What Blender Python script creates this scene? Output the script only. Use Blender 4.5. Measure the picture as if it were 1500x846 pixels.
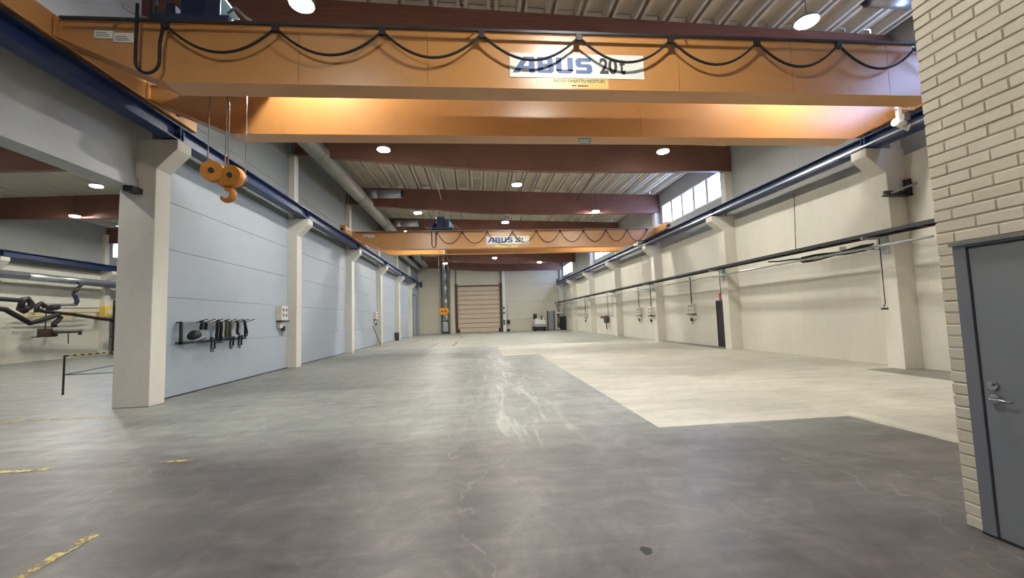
import bpy, bmesh, math, random
from mathutils import Vector, Matrix
random.seed(7)
for o in list(bpy.data.objects): bpy.data.objects.remove(o, do_unlink=True)
scene = bpy.context.scene
COL = scene.collection

# ------------------------------------------------------------------ camera
CAM_H = 1.65
F_PX, YAW, PITCH, ROLL = 603.666, 0.0893072, 0.0721593, -0.0316412
cy, sy, cp, sp = math.cos(YAW), math.sin(YAW), math.cos(PITCH), math.sin(PITCH)
_f = Vector((sy*cp, cy*cp, sp)); _r = Vector((cy, -sy, 0)); _u = _r.cross(_f)
_R = math.cos(ROLL)*_r + math.sin(ROLL)*_u
_U = -math.sin(ROLL)*_r + math.cos(ROLL)*_u
cd = bpy.data.cameras.new('camera'); cam = bpy.data.objects.new('camera', cd); COL.objects.link(cam)
cd.sensor_width = 36.0; cd.lens = 36.0*F_PX/1500.0; cd.clip_start = 0.05; cd.clip_end = 300
cam.matrix_world = Matrix(((_R.x, _U.x, -_f.x, 0), (_R.y, _U.y, -_f.y, 0), (_R.z, _U.z, -_f.z, CAM_H), (0, 0, 0, 1)))
scene.camera = cam

# ------------------------------------------------------------------ daylight, exposure
SKY_STRENGTH = 27.0
LAMP_STRENGTH = 900.0
scene.view_settings.view_transform = 'Standard'
scene.view_settings.look = 'None'
scene.view_settings.gamma = 1.0
scene.view_settings.use_curve_mapping = False
scene.view_settings.exposure = -0.5
world = bpy.data.worlds.new('overcast_sky'); scene.world = world; world.use_nodes = True
bg = world.node_tree.nodes['Background']
bg.inputs['Color'].default_value = (0.44, 0.56, 1.0, 1); bg.inputs['Strength'].default_value = SKY_STRENGTH

# ------------------------------------------------------------------ dimensions
XL, XR = -7.45, 11.75              # hall faces of the two long walls
XLL = -26.65                       # far wall of the neighbouring bay
YE, YB = 54.95, -7.0               # end wall, wall behind the camera
BAY = 7.37
def YL(k): return 9.72 + BAY*k     # near face of left columns
def YR(k): return 9.98 + BAY*k     # near face of right columns
def YM(k): return 9.95 + BAY*k     # near face of roof beams
def roof_z(x):                     # underside of the deck / top of beams
    return 9.52 - 0.03*x if x >= XL else 9.52 - 0.03*(2*XL - x)
def pix_ray(px, py):
    return _R*((px-750)/F_PX) + _U*(-(py-423)/F_PX) + _f
def at_x(px, py, X):
    d = pix_ray(px, py); t = X/d.x; return Vector((X, d.y*t, CAM_H + d.z*t))
def at_y(px, py, Y):
    d = pix_ray(px, py); t = Y/d.y; return Vector((d.x*t, Y, CAM_H + d.z*t))
def at_z(px, py, Z=0.0):
    d = pix_ray(px, py); t = (Z-CAM_H)/d.z; return Vector((d.x*t, d.y*t, Z))

# ------------------------------------------------------------------ materials
def srgb(r, g, b):
    f = lambda c: (c/255/12.92) if c/255 <= 0.04045 else ((c/255+0.055)/1.055)**2.4
    return (f(r), f(g), f(b), 1)
class NT:
    def __init__(s, name):
        s.m = bpy.data.materials.new(name); s.m.use_nodes = True; s.t = s.m.node_tree
        s.b = s.t.nodes['Principled BSDF']; s.out = s.t.nodes['Material Output']
    def n(s, ty, **kw):
        nd = s.t.nodes.new(ty)
        for k, v in kw.items(): setattr(nd, k, v)
        return nd
    def l(s, a, b): s.t.links.new(a, b)
    def pos(s, scale=(1, 1, 1), rot=(0, 0, 0)):
        g = s.n('ShaderNodeNewGeometry'); mp = s.n('ShaderNodeMapping')
        mp.inputs['Scale'].default_value = scale; mp.inputs['Rotation'].default_value = rot
        s.l(g.outputs['Position'], mp.inputs['Vector']); return mp.outputs[0]
    def noise(s, vec, scale, detail=5, rough=0.55, dist=0.0):
        nd = s.n('ShaderNodeTexNoise'); nd.inputs['Scale'].default_value = scale
        nd.inputs['Detail'].default_value = detail; nd.inputs['Roughness'].default_value = rough
        nd.inputs['Distortion'].default_value = dist; s.l(vec, nd.inputs['Vector']); return nd.outputs['Fac']
    def ramp(s, fac, stops):
        r = s.n('ShaderNodeValToRGB'); e = r.color_ramp.elements
        while len(e) < len(stops): e.new(0.5)
        for i, (p, c) in enumerate(stops):
            e[i].position = p; e[i].color = c if len(c) == 4 else (*c, 1)
        s.l(fac, r.inputs[0]); return r.outputs[0]
    def mix(s, fac, a, b, mode='MIX'):
        nd = s.n('ShaderNodeMix', data_type='RGBA', blend_type=mode)
        for sock, v in ((nd.inputs[0], fac), (nd.inputs[6], a), (nd.inputs[7], b)):
            if hasattr(v, 'is_linked'): s.l(v, sock)
            else: sock.default_value = v
        return nd.outputs[2]
    def math(s, op, a, b=0.0, clamp=False):
        nd = s.n('ShaderNodeMath', operation=op, use_clamp=clamp)
        for sock, v in ((nd.inputs[0], a), (nd.inputs[1], b)):
            if hasattr(v, 'is_linked'): s.l(v, sock)
            else: sock.default_value = v
        return nd.outputs[0]
    def bump(s, h, strength=0.2, dist=0.01):
        nd = s.n('ShaderNodeBump'); nd.inputs['Strength'].default_value = strength; nd.inputs['Distance'].default_value = dist
        s.l(h, nd.inputs['Height']); s.l(nd.outputs[0], s.b.inputs['Normal'])
def G(v): return (v, v, v, 1)
M = {}
def plain(name, c, rough=0.6, metal=0.0, var=0.12, nscale=2.0, stretch=(1, 1, 1), bump=0.0, spec=0.5):
    """paint or metal with faint mottling and grime"""
    k = NT(name); p = k.pos(stretch)
    n1 = k.noise(p, nscale, 6, 0.6); n2 = k.noise(p, nscale*7.3, 3, 0.5)
    f = k.math('ADD', k.math('MULTIPLY', n1, 0.7), k.math('MULTIPLY', n2, 0.3))
    col = srgb(*c); lo = tuple(x*(1-var*1.6) for x in col[:3]); hi = tuple(min(1, x*(1+var)) for x in col[:3])
    k.l(k.ramp(f, [(0.3, lo), (0.55, col), (0.75, hi)]), k.b.inputs['Base Color'])
    k.b.inputs['Roughness'].default_value = rough; k.b.inputs['Metallic'].default_value = metal
    k.b.inputs['Specular IOR Level'].default_value = spec
    if bump: k.bump(n2, bump, 0.01)
    M[name] = k.m; return k.m
def emis(name, c, s):
    k = NT(name); k.b.inputs['Base Color'].default_value = (0.8, 0.8, 0.8, 1)
    k.b.inputs['Emission Color'].default_value = c; k.b.inputs['Emission Strength'].default_value = s
    M[name] = k.m

plain('girder_paint', (192, 138, 80), 0.31, 0, 0.07, 0.8, spec=0.8)
plain('runway_blue', (27, 48, 92), 0.42, 0, 0.12, 1.5)
plain('navy', (30, 42, 76), 0.5, 0, 0.1)
plain('concrete_cream', (212, 208, 196), 0.75, 0, 0.06, 1.3, (1, 1, .4), 0.1)
plain('wall_cream', (212, 209, 195), 0.72, 0, 0.05, 0.7, (1, 1, .35), 0.08)
plain('end_cream', (206, 201, 181), 0.75, 0, 0.05, 0.5)
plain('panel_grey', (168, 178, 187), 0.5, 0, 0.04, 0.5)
plain('header_grey', (166, 170, 172), 0.42, 0, 0.05, 0.6)
plain('upper_grey', (158, 160, 158), 0.6, 0, 0.05, 0.6)
plain('joint_dark', (96, 98, 98), 0.8)
plain('panel_joint', (160, 169, 177), 0.8)
plain('panel_upper_shaded', (128, 133, 132), 0.6, 0, 0.05, 0.5)  # same panels as below; shade of the upper wall put into the colour
plain('deck', (206, 202, 186), 0.6, 0.0, 0.04, 0.7, (1, .25, 1))
plain('roof_plain', (120, 118, 112), 0.8)
plain('galvanised', (176, 182, 184), 0.34, 0.75, 0.15, 2.5)
plain('duct_grey', (140, 142, 132), 0.5, 0.15, 0.1, 1.2)
plain('strip_pale', (194, 191, 176), 0.7, 0, 0.08, 1.5)
plain('black', (28, 28, 30), 0.55, 0, 0.2)
plain('rubber', (20, 20, 22), 0.7, 0, 0.2)
plain('dark_steel', (58, 58, 62), 0.45, 0.4, 0.2)
plain('brown_steel', (78, 58, 46), 0.5, 0.1, 0.15)
plain('steel', (190, 190, 192), 0.25, 0.9, 0.1)
plain('white_paint', (232, 232, 228), 0.5, 0, 0.05)
plain('box_cream', (214, 210, 196), 0.5, 0, 0.06)
plain('door_grey', (124, 127, 132), 0.4, 0, 0.04, 1.2)
plain('frame_grey', (112, 115, 122), 0.42, 0, 0.04, 1.2)
plain('hook_orange', (196, 128, 44), 0.5, 0.1, 0.2, 6)
plain('hook_yellow', (224, 152, 30), 0.45, 0.1, 0.15, 6)
plain('sign_white', (226, 226, 216), 0.45, 0, 0.04)
plain('sign_yellow', (216, 190, 110), 0.35, 0, 0.06)
plain('letter_blue', (62, 92, 150), 0.5, 0, 0.05)
plain('letter_black', (52, 52, 56), 0.6, 0, 0.05)
plain('logo_blue', (96, 120, 132), 0.5, 0, 0.05)
plain('sky_blue_plate', (170, 212, 226), 0.5, 0, 0.03)
plain('door_fabric', (206, 188, 164), 0.6, 0, 0.06, 1.0)
plain('red', (190, 40, 36), 0.5, 0, 0.05)
plain('olive', (92, 92, 62), 0.8, 0, 0.15)
plain('yellow', (226, 196, 84), 0.5, 0, 0.08)
plain('screen_grey', (142, 146, 150), 0.6, 0, 0.05)
plain('mortar', (196, 188, 168), 0.8)
emis('lamp_lens', (1.0, 0.96, 0.88, 1), LAMP_STRENGTH)

def glulam():
    k = NT('glulam'); p = k.pos((0.35, 1, 9.0)); p2 = k.pos((1, 1, 1))
    n = k.noise(p, 3.0, 6, 0.6, 0.4); m = k.noise(p2, 0.5, 4)
    w = k.n('ShaderNodeTexWave', wave_type='BANDS', bands_direction='Z'); w.inputs['Scale'].default_value = 3.4
    w.inputs['Distortion'].default_value = 0.0; k.l(k.pos(), w.inputs['Vector'])
    c = k.ramp(n, [(0.25, srgb(90, 62, 53)), (0.5, srgb(114, 79, 67)), (0.75, srgb(136, 93, 79))])
    line = k.ramp(w.outputs['Fac'], [(0.0, G(0.78)), (0.06, G(1.0))])
    c = k.mix(1.0, c, line, 'MULTIPLY'); c = k.mix(0.25, c, k.ramp(m, [(0.3, srgb(92, 60, 51)), (0.7, srgb(156, 104, 87))]))
    k.l(c, k.b.inputs['Base Color']); k.b.inputs['Roughness'].default_value = 0.5; M['glulam'] = k.m
glulam()

def brickmat():
    k = NT('brick_paint'); oi = k.n('ShaderNodeObjectInfo'); p = k.pos()
    n = k.noise(p, 40, 4); m = k.noise(p, 3, 4)
    c = k.mix(oi.outputs['Random'], srgb(206, 198, 176), srgb(214, 207, 188))
    c = k.mix(k.math('MULTIPLY', m, 0.35), c, srgb(176, 166, 146)); k.l(c, k.b.inputs['Base Color'])
    k.b.inputs['Roughness'].default_value = 0.62; k.bump(n, 0.35, 0.004); M['brick_paint'] = k.m
brickmat()

def floor_mat():
    k = NT('floor_coat'); P = k.pos()
    sx = k.n('ShaderNodeSeparateXYZ'); g = k.n('ShaderNodeNewGeometry'); k.l(g.outputs['Position'], sx.inputs[0])
    X, Y = sx.outputs[0], sx.outputs[1]
    big = k.noise(P, 0.42, 8, 0.66, 0.8); fine = k.noise(P, 5.0, 8, 0.7); med = k.noise(P, 1.5, 9, 0.72, 1.2)
    streak = k.noise(k.pos((1.6, 0.16, 1)), 2.2, 7, 0.72, 0.5); cross = k.noise(k.pos((0.30, 1.9, 1), (0, 0, 0.25)), 1.5, 8, 0.72, 1.0)
    base = k.ramp(big, [(0.34, srgb(82, 86, 85)), (0.48, srgb(114, 118, 114)), (0.62, srgb(142, 145, 136))])
    base = k.mix(0.45, base, k.ramp(streak, [(0.34, srgb(82, 86, 87)), (0.5, srgb(119, 124, 118)), (0.66, srgb(166, 167, 157))]))
    base = k.mix(0.5, base, k.ramp(med, [(0.36, srgb(77, 81, 82)), (0.5, srgb(119, 123, 118)), (0.64, srgb(160, 162, 151))]))
    base = k.mix(0.30, base, k.ramp(cross, [(0.36, srgb(71, 77, 78)), (0.62, srgb(158, 160, 151))]))
    near = k.ramp(big, [(0.34, srgb(55, 51, 55)), (0.48, srgb(86, 80, 82)), (0.62, srgb(117, 109, 107))])
    near = k.mix(0.5, near, k.ramp(cross, [(0.36, srgb(51, 48, 53)), (0.5, srgb(90, 84, 85)), (0.64, srgb(132, 124, 120))]))
    near = k.mix(0.40, near, k.ramp(med, [(0.36, srgb(55, 51, 54)), (0.5, srgb(92, 86, 86)), (0.66, srgb(141, 134, 130))]))
    # worn boundary of the older, browner slab, darkened further for the dimmer near light, around y = 5.7 m
    yb = k.math('ADD', Y, k.math('MULTIPLY', k.math('SUBTRACT', k.noise(P, 0.8, 6, 0.65), 0.5), 3.6))
    yb = k.math('ADD', yb, k.math('MULTIPLY', X, 0.06))
    mr = k.n('ShaderNodeMapRange', clamp=True); mr.inputs['From Min'].default_value = 5.2; mr.inputs['From Max'].default_value = 6.7
    k.l(yb, mr.inputs['Value'])
    c = k.mix(mr.outputs[0], near, base)
    # paler wheel track running down the hall
    tx = k.math('ABSOLUTE', k.math('SUBTRACT', X, 0.75)); band = k.n('ShaderNodeMapRange', clamp=True)
    band.inputs['From Min'].default_value = 1.15; band.inputs['From Max'].default_value = 0.3; k.l(tx, band.inputs['Value'])
    tr = k.ramp(k.noise(k.pos((2.2, 0.32, 1)), 1.5, 7, 0.75, 0.9), [(0.50, G(0)), (0.62, G(1))])
    tf = k.math('MULTIPLY', k.math('MULTIPLY', tr, band.outputs[0]), k.math('MULTIPLY', mr.outputs[0], 0.75))
    c = k.mix(tf, c, srgb(190, 192, 182))
    # long pale scratches
    vo = k.n('ShaderNodeTexVoronoi', feature='DISTANCE_TO_EDGE'); vo.inputs['Scale'].default_value = 0.34
    wp = k.n('ShaderNodeVectorMath', operation='ADD'); wn = k.n('ShaderNodeTexNoise'); wn.inputs['Scale'].default_value = 0.9; wn.inputs['Detail'].default_value = 4; k.l(P, wn.inputs['Vector']); wm = k.n('ShaderNodeVectorMath', operation='SCALE'); wm.inputs['Scale'].default_value = 1.5; k.l(wn.outputs['Color'], wm.inputs[0]); k.l(wm.outputs[0], wp.inputs[0]); k.l(k.pos((1, .55, 1), (0, 0, 0.4)), wp.inputs[1]); k.l(wp.outputs[0], vo.inputs['Vector'])
    cr = k.ramp(vo.outputs['Distance'], [(0.0, G(0.4)), (0.005, G(0))])
    c = k.mix(k.math('MULTIPLY', cr, k.ramp(fine, [(0.4, G(0)), (0.65, G(1))])), c, srgb(186, 180, 170))
    c = k.mix(0.16, c, k.ramp(fine, [(0.36, srgb(70, 70, 72)), (0.64, srgb(170, 170, 166))]))
    k.l(c, k.b.inputs['Base Color'])
    k.l(k.ramp(fine, [(0.36, G(0.34)), (0.64, G(0.52))]), k.b.inputs['Roughness'])
    k.b.inputs['Specular IOR Level'].default_value = 0.55
    k.bump(fine, 0.05, 0.01); M['floor_coat'] = k.m
    k = NT('floor_pale'); P = k.pos()
    a = k.noise(P, 0.5, 6, 0.6, 0.4); b = k.noise(k.pos((.5, 1.8, 1), (0, 0, .15)), 1.4, 6, 0.7, 0.5); f = k.noise(P, 6, 5, .6)
    c = k.ramp(a, [(0.34, srgb(156, 152, 135)), (0.5, srgb(179, 175, 157)), (0.66, srgb(196, 193, 177))])
    c = k.mix(0.35, c, k.ramp(b, [(0.34, srgb(133, 127, 110)), (0.5, srgb(179, 175, 158)), (0.64, srgb(203, 200, 184))])); c = k.mix(0.15, c, k.ramp(f, [(.3, G(.3)), (.7, G(.75))]))
    sp_ = k.ramp(k.noise(k.pos((.45, 1.5, 1)), 0.9, 3, .5, 0.3), [(0.66, G(0)), (0.70, G(.45))])
    c = k.mix(sp_, c, srgb(152, 144, 125)); k.l(c, k.b.inputs['Base Color'])
    k.b.inputs['Roughness'].default_value = 0.55; k.bump(f, 0.06, 0.01); M['floor_pale'] = k.m
    k = NT('floor_far'); P = k.pos()
    a = k.noise(P, 0.4, 6, 0.6, 0.4); b = k.noise(k.pos((2.0, .3, 1)), 1.4, 6, 0.7, 0.5)
    c = k.ramp(a, [(0.28, srgb(143, 144, 134)), (0.5, srgb(158, 159, 150)), (0.74, srgb(172, 172, 162))])
    c = k.mix(0.35, c, k.ramp(b, [(0.3, srgb(126, 127, 119)), (0.65, srgb(175, 175, 165))])); k.l(c, k.b.inputs['Base Color'])
    k.b.inputs['Roughness'].default_value = 0.42; M['floor_far'] = k.m
    k = NT('floor_dark'); P = k.pos(); a = k.noise(P, 1.2, 5)
    k.l(k.ramp(a, [(0.3, srgb(104, 102, 96)), (0.7, srgb(136, 134, 124))]), k.b.inputs['Base Color']); k.b.inputs['Roughness'].default_value = 0.6; M['floor_dark'] = k.m
    for nm, col in (('paint_orange', (206, 140, 70)), ('paint_yellow', (214, 196, 128))):     # worn line paint: chipped through
        k = NT(nm); n = k.noise(k.pos(), 9, 5, .7)
        k.b.inputs['Base Color'].default_value = srgb(*col); k.b.inputs['Roughness'].default_value = 0.6
        k.l(k.ramp(n, [(0.44, G(0)), (0.56, G(.85))]), k.b.inputs['Alpha']); M[nm] = k.m
floor_mat()

def glassmat():
    k = NT('window_glass'); tr = k.n('ShaderNodeBsdfTransparent'); gl = k.n('ShaderNodeBsdfGlossy'); gl.inputs['Roughness'].default_value = 0.05
    mx = k.n('ShaderNodeMixShader'); mx.inputs[0].default_value = 0.07
    tr.inputs[0].default_value = (0.93, 0.95, 0.96, 1)
    k.l(tr.outputs[0], mx.inputs[1]); k.l(gl.outputs[0], mx.inputs[2]); k.l(mx.outputs[0], k.out.inputs[0]); M['window_glass'] = k.m
glassmat()

# ------------------------------------------------------------------ geometry helpers
WLOC = {}
def B(): return bmesh.new()
def box(bm, x0, x1, y0, y1, z0, z1, bevel=0.0):
    x0, x1 = min(x0, x1), max(x0, x1); y0, y1 = min(y0, y1), max(y0, y1); z0, z1 = min(z0, z1), max(z0, z1)
    v = [bm.verts.new(p) for p in ((x0, y0, z0), (x1, y0, z0), (x1, y1, z0), (x0, y1, z0), (x0, y0, z1), (x1, y0, z1), (x1, y1, z1), (x0, y1, z1))]
    fs = [bm.faces.new([v[i] for i in q]) for q in ((0, 3, 2, 1), (4, 5, 6, 7), (0, 1, 5, 4), (1, 2, 6, 5), (2, 3, 7, 6), (3, 0, 4, 7))]
    if bevel:
        bmesh.ops.bevel(bm, geom=list({e for f in fs for e in f.edges}), offset=bevel, segments=1, affect='EDGES', profile=0.5)
    return bm
def prism(bm, pts, ax, a0, a1):
    """extrude polygon pts (in the two other axes, in xyz order) along axis ax"""
    def P(p, a):
        return {'x': (a, p[0], p[1]), 'y': (p[0], a, p[1]), 'z': (p[0], p[1], a)}[ax]
    A_ = [bm.verts.new(P(p, a0)) for p in pts]; C_ = [bm.verts.new(P(p, a1)) for p in pts]
    n = len(pts); bm.faces.new(A_); bm.faces.new(C_[::-1])
    for i in range(n): bm.faces.new((A_[i], C_[i], C_[(i+1) % n], A_[(i+1) % n]))
    return bm
def tube(bm, pts, r, seg=8, caps=True, flat=1.0):
    pts = [Vector(p) for p in pts]; rings = []
    t0 = (pts[1]-pts[0]).normalized()
    ref = Vector((0, 0, 1)) if abs(t0.z) < 0.9 else Vector((1, 0, 0))
    s = t0.cross(ref).normalized()
    for i, p in enumerate(pts):
        a = pts[max(i-1, 0)]; b = pts[min(i+1, len(pts)-1)]; t = (b-a).normalized()
        s = (s - t*s.dot(t)).normalized(); u = t.cross(s)
        rr = r[i] if isinstance(r, (list, tuple)) else r
        rings.append([bm.verts.new(p + s*math.cos(2*math.pi*j/seg)*rr*flat + u*math.sin(2*math.pi*j/seg)*rr) for j in range(seg)])
    for a, b in zip(rings, rings[1:]):
        for j in range(seg):
            f = bm.faces.new((a[j], a[(j+1) % seg], b[(j+1) % seg], b[j])); f.smooth = seg > 4
    if caps: bm.faces.new(rings[0][::-1]); bm.faces.new(rings[-1])
    return bm
def bar(bm, p0, p1, r): return tube(bm, (p0, p1), r, 4)
def parab(p0, p1, sag, n=14):
    p0, p1 = Vector(p0), Vector(p1); out = []
    for i in range(n+1):
        t = i/n; p = p0.lerp(p1, t); p.z -= sag*4*t*(1-t); out.append(p)
    return out
def obj(name, bm, mat, parent=None, bevel=0.0):
    bmesh.ops.recalc_face_normals(bm, faces=bm.faces[:])
    lo = Vector((1e9,)*3); hi = Vector((-1e9,)*3)
    for v in bm.verts:
        for i in range(3): lo[i] = min(lo[i], v.co[i]); hi[i] = max(hi[i], v.co[i])
    c = Vector(((lo.x+hi.x)/2, (lo.y+hi.y)/2, lo.z)); bmesh.ops.translate(bm, verts=bm.verts[:], vec=-c)
    me = bpy.data.meshes.new(name); bm.to_mesh(me); bm.free()
    mats = mat if isinstance(mat, (list, tuple)) else [mat]
    for m_ in mats: me.materials.append(M[m_])
    o = bpy.data.objects.new(name, me); COL.objects.link(o)
    place(o, c, parent)
    if bevel:
        md = o.modifiers.new('bevel', 'BEVEL'); md.width = bevel; md.segments = 2; md.limit_method = 'ANGLE'
    return o
def place(o, c, parent):
    WLOC[o.name] = Vector(c)
    if parent is not None:
        o.parent = parent; o.location = Vector(c) - WLOC[parent.name]
    else: o.location = c
def inst(name, mesh, c, parent, rot=(0, 0, 0)):
    o = bpy.data.objects.new(name, mesh); COL.objects.link(o); place(o, c, parent); o.rotation_euler = rot; return o
def tag(o, label=None, cat=None, group=None, kind=None):
    if label: o['label'] = label
    if cat: o['category'] = cat
    if group: o['group'] = group
    if kind: o['kind'] = kind
    return o
def thing(name, loc, label, cat, group=None):
    o = bpy.data.objects.new(name, None); COL.objects.link(o); o.empty_display_size = 0.2
    place(o, loc, None); return tag(o, label, cat, group)
def struct(name, bm, mat, label=None):
    return tag(obj(name, bm, mat), label, None, None, 'structure')
def sbox(*a): return box(B(), *a)
ORD = ['first', 'second', 'third', 'fourth', 'fifth', 'sixth', 'seventh', 'eighth', 'ninth', 'tenth', 'eleventh', 'twelfth', 'thirteenth']

# ================================================================== SETTING
# ---- floor
fl = struct('floor', sbox(XLL-0.4, XR+0.4, YB-0.3, YE+0.4, -0.25, 0.0), 'floor_coat', 'grey worn concrete floor of the hall')
def slab(name, pts, mat, z=0.003, label=None):
    o = obj(name, prism(B(), pts, 'z', -0.02, z), mat, fl)
    if label: o['label'] = label
    return o
slab('floor_slab', [(2.62, 5.94), (5.66, 5.98), (5.74, 2.93), (XR, 2.93), (XR, 25.6), (1.27, 25.6), (1.15, 18.4), (2.80, 18.8)], 'floor_pale', 0.003, 'pale beige concrete slab along the right wall')
slab('floor_slab', [(XL, 26.0), (1.27, 25.6), (XR, 25.6), (XR, YE), (XL, YE)], 'floor_far', 0.002, 'light grey concrete at the far end')
slab('floor_slab', [(10.3, 8.1), (XR, 8.1), (XR, 10.3), (10.35, 10.3)], 'floor_dark', 0.005, 'dark grey patch around column foot')
slab('floor_slab', [(11.0, 17.9), (XR, 17.9), (XR, 24.8), (11.2, 24.8)], 'floor_dark', 0.005)
slab('floor_strip', [(1.27, 25.4), (7.8, 25.45), (7.8, 25.9), (1.27, 25.75)], 'strip_pale', 0.005, 'whitish joint strip')
slab('floor_strip', [(1.15, 18.4), (2.7, 18.8), (2.7, 19.6), (1.16, 19.3)], 'strip_pale', 0.005, 'whitish joint strip')
slab('floor_strip', [(5.78, 2.95), (6.02, 2.95), (6.02, 6.2), (5.74, 6.2)], 'strip_pale', 0.005, 'whitish joint strip')
def line(p0, p1, w, mat):
    p0, p1 = Vector(p0), Vector(p1); d = (p1-p0).normalized(); s = Vector((-d.y, d.x))*w/2
    o = obj('floor_marking', prism(B(), [tuple(p0+s), tuple(p1+s), tuple(p1-s), tuple(p0-s)], 'z', 0.002, 0.0065), mat, fl); return o
for p0, p1, w, m_ in (((-2.95, 26.4), (-2.85, 32), .1, 'paint_orange'), ((-1.52, 27.0), (-1.48, 33), .16, 'paint_orange'), ((-1.5, 38), (-1.42, 44), .16, 'paint_orange'),
                      ((-5.3, 34), (-5.2, 43), .12, 'paint_orange'), ((-4.0, 37.5), (-3.9, 47), .12, 'paint_orange'), ((-6.6, 27), (-6.5, 31), .12, 'paint_orange'),
                      ((-3.9, 40.5), (-1.0, 40.8), .3, 'paint_orange'),
                      ((-7.6, 5.62), (-5.2, 5.64), .1, 'paint_yellow'), ((-3.14, 2.6), (-3.14, 3.85), .09, 'paint_yellow'), ((-3.95, 5.66), (-3.6, 5.67), .06, 'paint_yellow'),
                      ((-11.2, 8.9), (-7.2, 8.8), .1, 'paint_yellow')):
    line(p0, p1, w, m_)
dr = obj('floor_drain', sbox(0.2, 1.9, 50.6, 51.5, 0.0, 0.008), 'dark_steel', fl)
for i in range(6): obj('drain_bar', sbox(0.28+i*0.27, 0.42+i*0.27, 50.65, 51.45, 0.006, 0.02), 'joint_dark', dr)
obj('floor_stain', prism(B(), [(1.15+0.04*math.cos(a)*(1+.12*math.sin(5*a)), 2.93+0.05*math.sin(a)*(1+.12*math.cos(3*a))) for a in [i*math.pi/9 for i in range(18)]], 'z', 0.0005, 0.0012), 'black', fl)

# ---- partition wall on the left with sandwich panels
def panel_mesh(dx, dy, dz, bev=0.012, mat='panel_grey', name='panel'):
    b_ = B(); box(b_, -dx/2, dx/2, -dy/2, dy/2, 0, dz, bev); me = bpy.data.meshes.new(name); b_.to_mesh(me); b_.free(); me.materials.append(M[mat]); return me
wl = struct('wall_left', sbox(XL-0.25, XL-0.06, YL(0)+0.4, YE+0.2, 0, 9.9), 'panel_joint', 'light blue-grey panel partition wall')
rowsz = [0.02, 1.27, 2.44, 3.61, 4.78, 5.95, 7.12, 8.29, 9.46]
for k in range(7):
    y0 = YL(k)+0.42; y1 = min(YL(k+1)+0.05, YE)
    if y1-y0 < 0.3: continue
    for a, b in zip(rowsz, rowsz[1:]):
        me = panel_mesh(0.08, y1-y0-0.006, b-a-0.005, 0.007, 'panel_grey' if b < 6 else 'panel_upper_shaded')
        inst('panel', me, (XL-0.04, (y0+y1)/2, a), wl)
struct('trim_1', sbox(XL-0.01, XL+0.02, YL(0)+0.47, YE, 0, 0.03), 'dark_steel', 'dark sill strip at foot of the panel wall')
# header girder and wall above the opening to the neighbouring bay
hd = struct('wall_left_header', sbox(XL-0.30, XL-0.06, YB, YL(0)-0.005, 4.9, 9.75), 'header_grey', 'grey lintel girder over the opening to the next bay')
obj('flange', sbox(XL-0.42, XL+0.03, YB, YL(0)-0.01, 4.80, 4.86), 'header_grey', hd)
obj('flange_lip', sbox(XL-0.05, XL+0.0, YB, YL(0)-0.01, 4.86, 5.05), 'header_grey', hd)
obj('seat_bracket', sbox(XL-0.1, XL+0.1, YL(0)-0.28, YL(0)-0.005, 4.68, 4.80), 'dark_steel', hd)

# ---- right wall with clerestory windows
WIN_BAYS = (-1, 1, 3, 5); ZS, ZH = 7.08, 8.42
def wy(k): return YR(k)+(0.85 if k > 0 else 0.4), YR(k+1)-0.25
b_ = B(); box(b_, XR, XR+0.3, YB, YE+0.2, 0, ZS); box(b_, XR, XR+0.3, YB, YE+0.2, ZH, 9.5)
prev = YB
for k in WIN_BAYS:
    y0, y1 = wy(k); box(b_, XR, XR+0.3, prev, y0, ZS, ZH); prev = y1
box(b_, XR, XR+0.3, prev, YE+0.2, ZS, ZH)
wr = struct('wall_right', b_, 'upper_grey', 'cream concrete panel wall below high windows')
for k in range(-1, 7):
    y0 = YR(k)+0.46; y1 = min(YR(k+1), YE)
    if y1-y0 < 0.3: continue
    for a, b in ((0.0, 1.5), (1.5, 3.3), (3.3, 5.75)):
        inst('panel', panel_mesh(0.05, y1-y0-0.01, b-a-0.003, 0.003, 'wall_cream'), (XR-0.02, (y0+y1)/2, a), wr)
def window(n, X, y0, y1, npan, side=1):
    w = bpy.data.objects.new('window_%d' % n, None); COL.objects.link(w); place(w, (X+0.12*side, (y0+y1)/2, ZS), None)
    tag(w, 'strip of %d bright clerestory panes high in the long wall' % npan, None, None, 'structure')
    f = B(); d0, d1 = X+0.02*side, X+0.16*side
    box(f, d0, d1, y0, y1, ZS, ZS+0.09); box(f, d0, d1, y0, y1, ZH-0.07, ZH)
    box(f, d0, d1, y0, y0+0.10, ZS, ZH); box(f, d0, d1, y1-0.08, y1, ZS, ZH); obj('window_frame', f, 'white_paint', w)
    st = (y1-y0)/npan
    for i in range(npan):
        if i: obj('mullion', sbox(d0, d1, y0+st*i-0.11, y0+st*i+0.11, ZS+0.09, ZH-0.07), 'white_paint', w)
        obj('pane', sbox(X+0.09*side, X+0.10*side, y0+st*i+0.11, y0+st*(i+1)-0.11, ZS+0.09, ZH-0.07), 'window_glass', w)
    # light portal: tells the sampler where the sky comes in
    ld = bpy.data.lights.new('window_portal', 'AREA'); ld.shape = 'RECTANGLE'; ld.size = y1-y0; ld.size_y = ZH-ZS
    ld.cycles.is_portal = True
    lo = bpy.data.objects.new('window_portal', ld); COL.objects.link(lo)
    lo.location = (X+0.2*side, (y0+y1)/2, (ZS+ZH)/2); lo.rotation_euler = (0, math.pi/2*side, 0) if side > 0 else (0, -math.pi/2, 0)
    ld.size, ld.size_y = ZH-ZS, y1-y0
for i, k in enumerate(WIN_BAYS): window(i+1, XR, *wy(k), 5)

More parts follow.
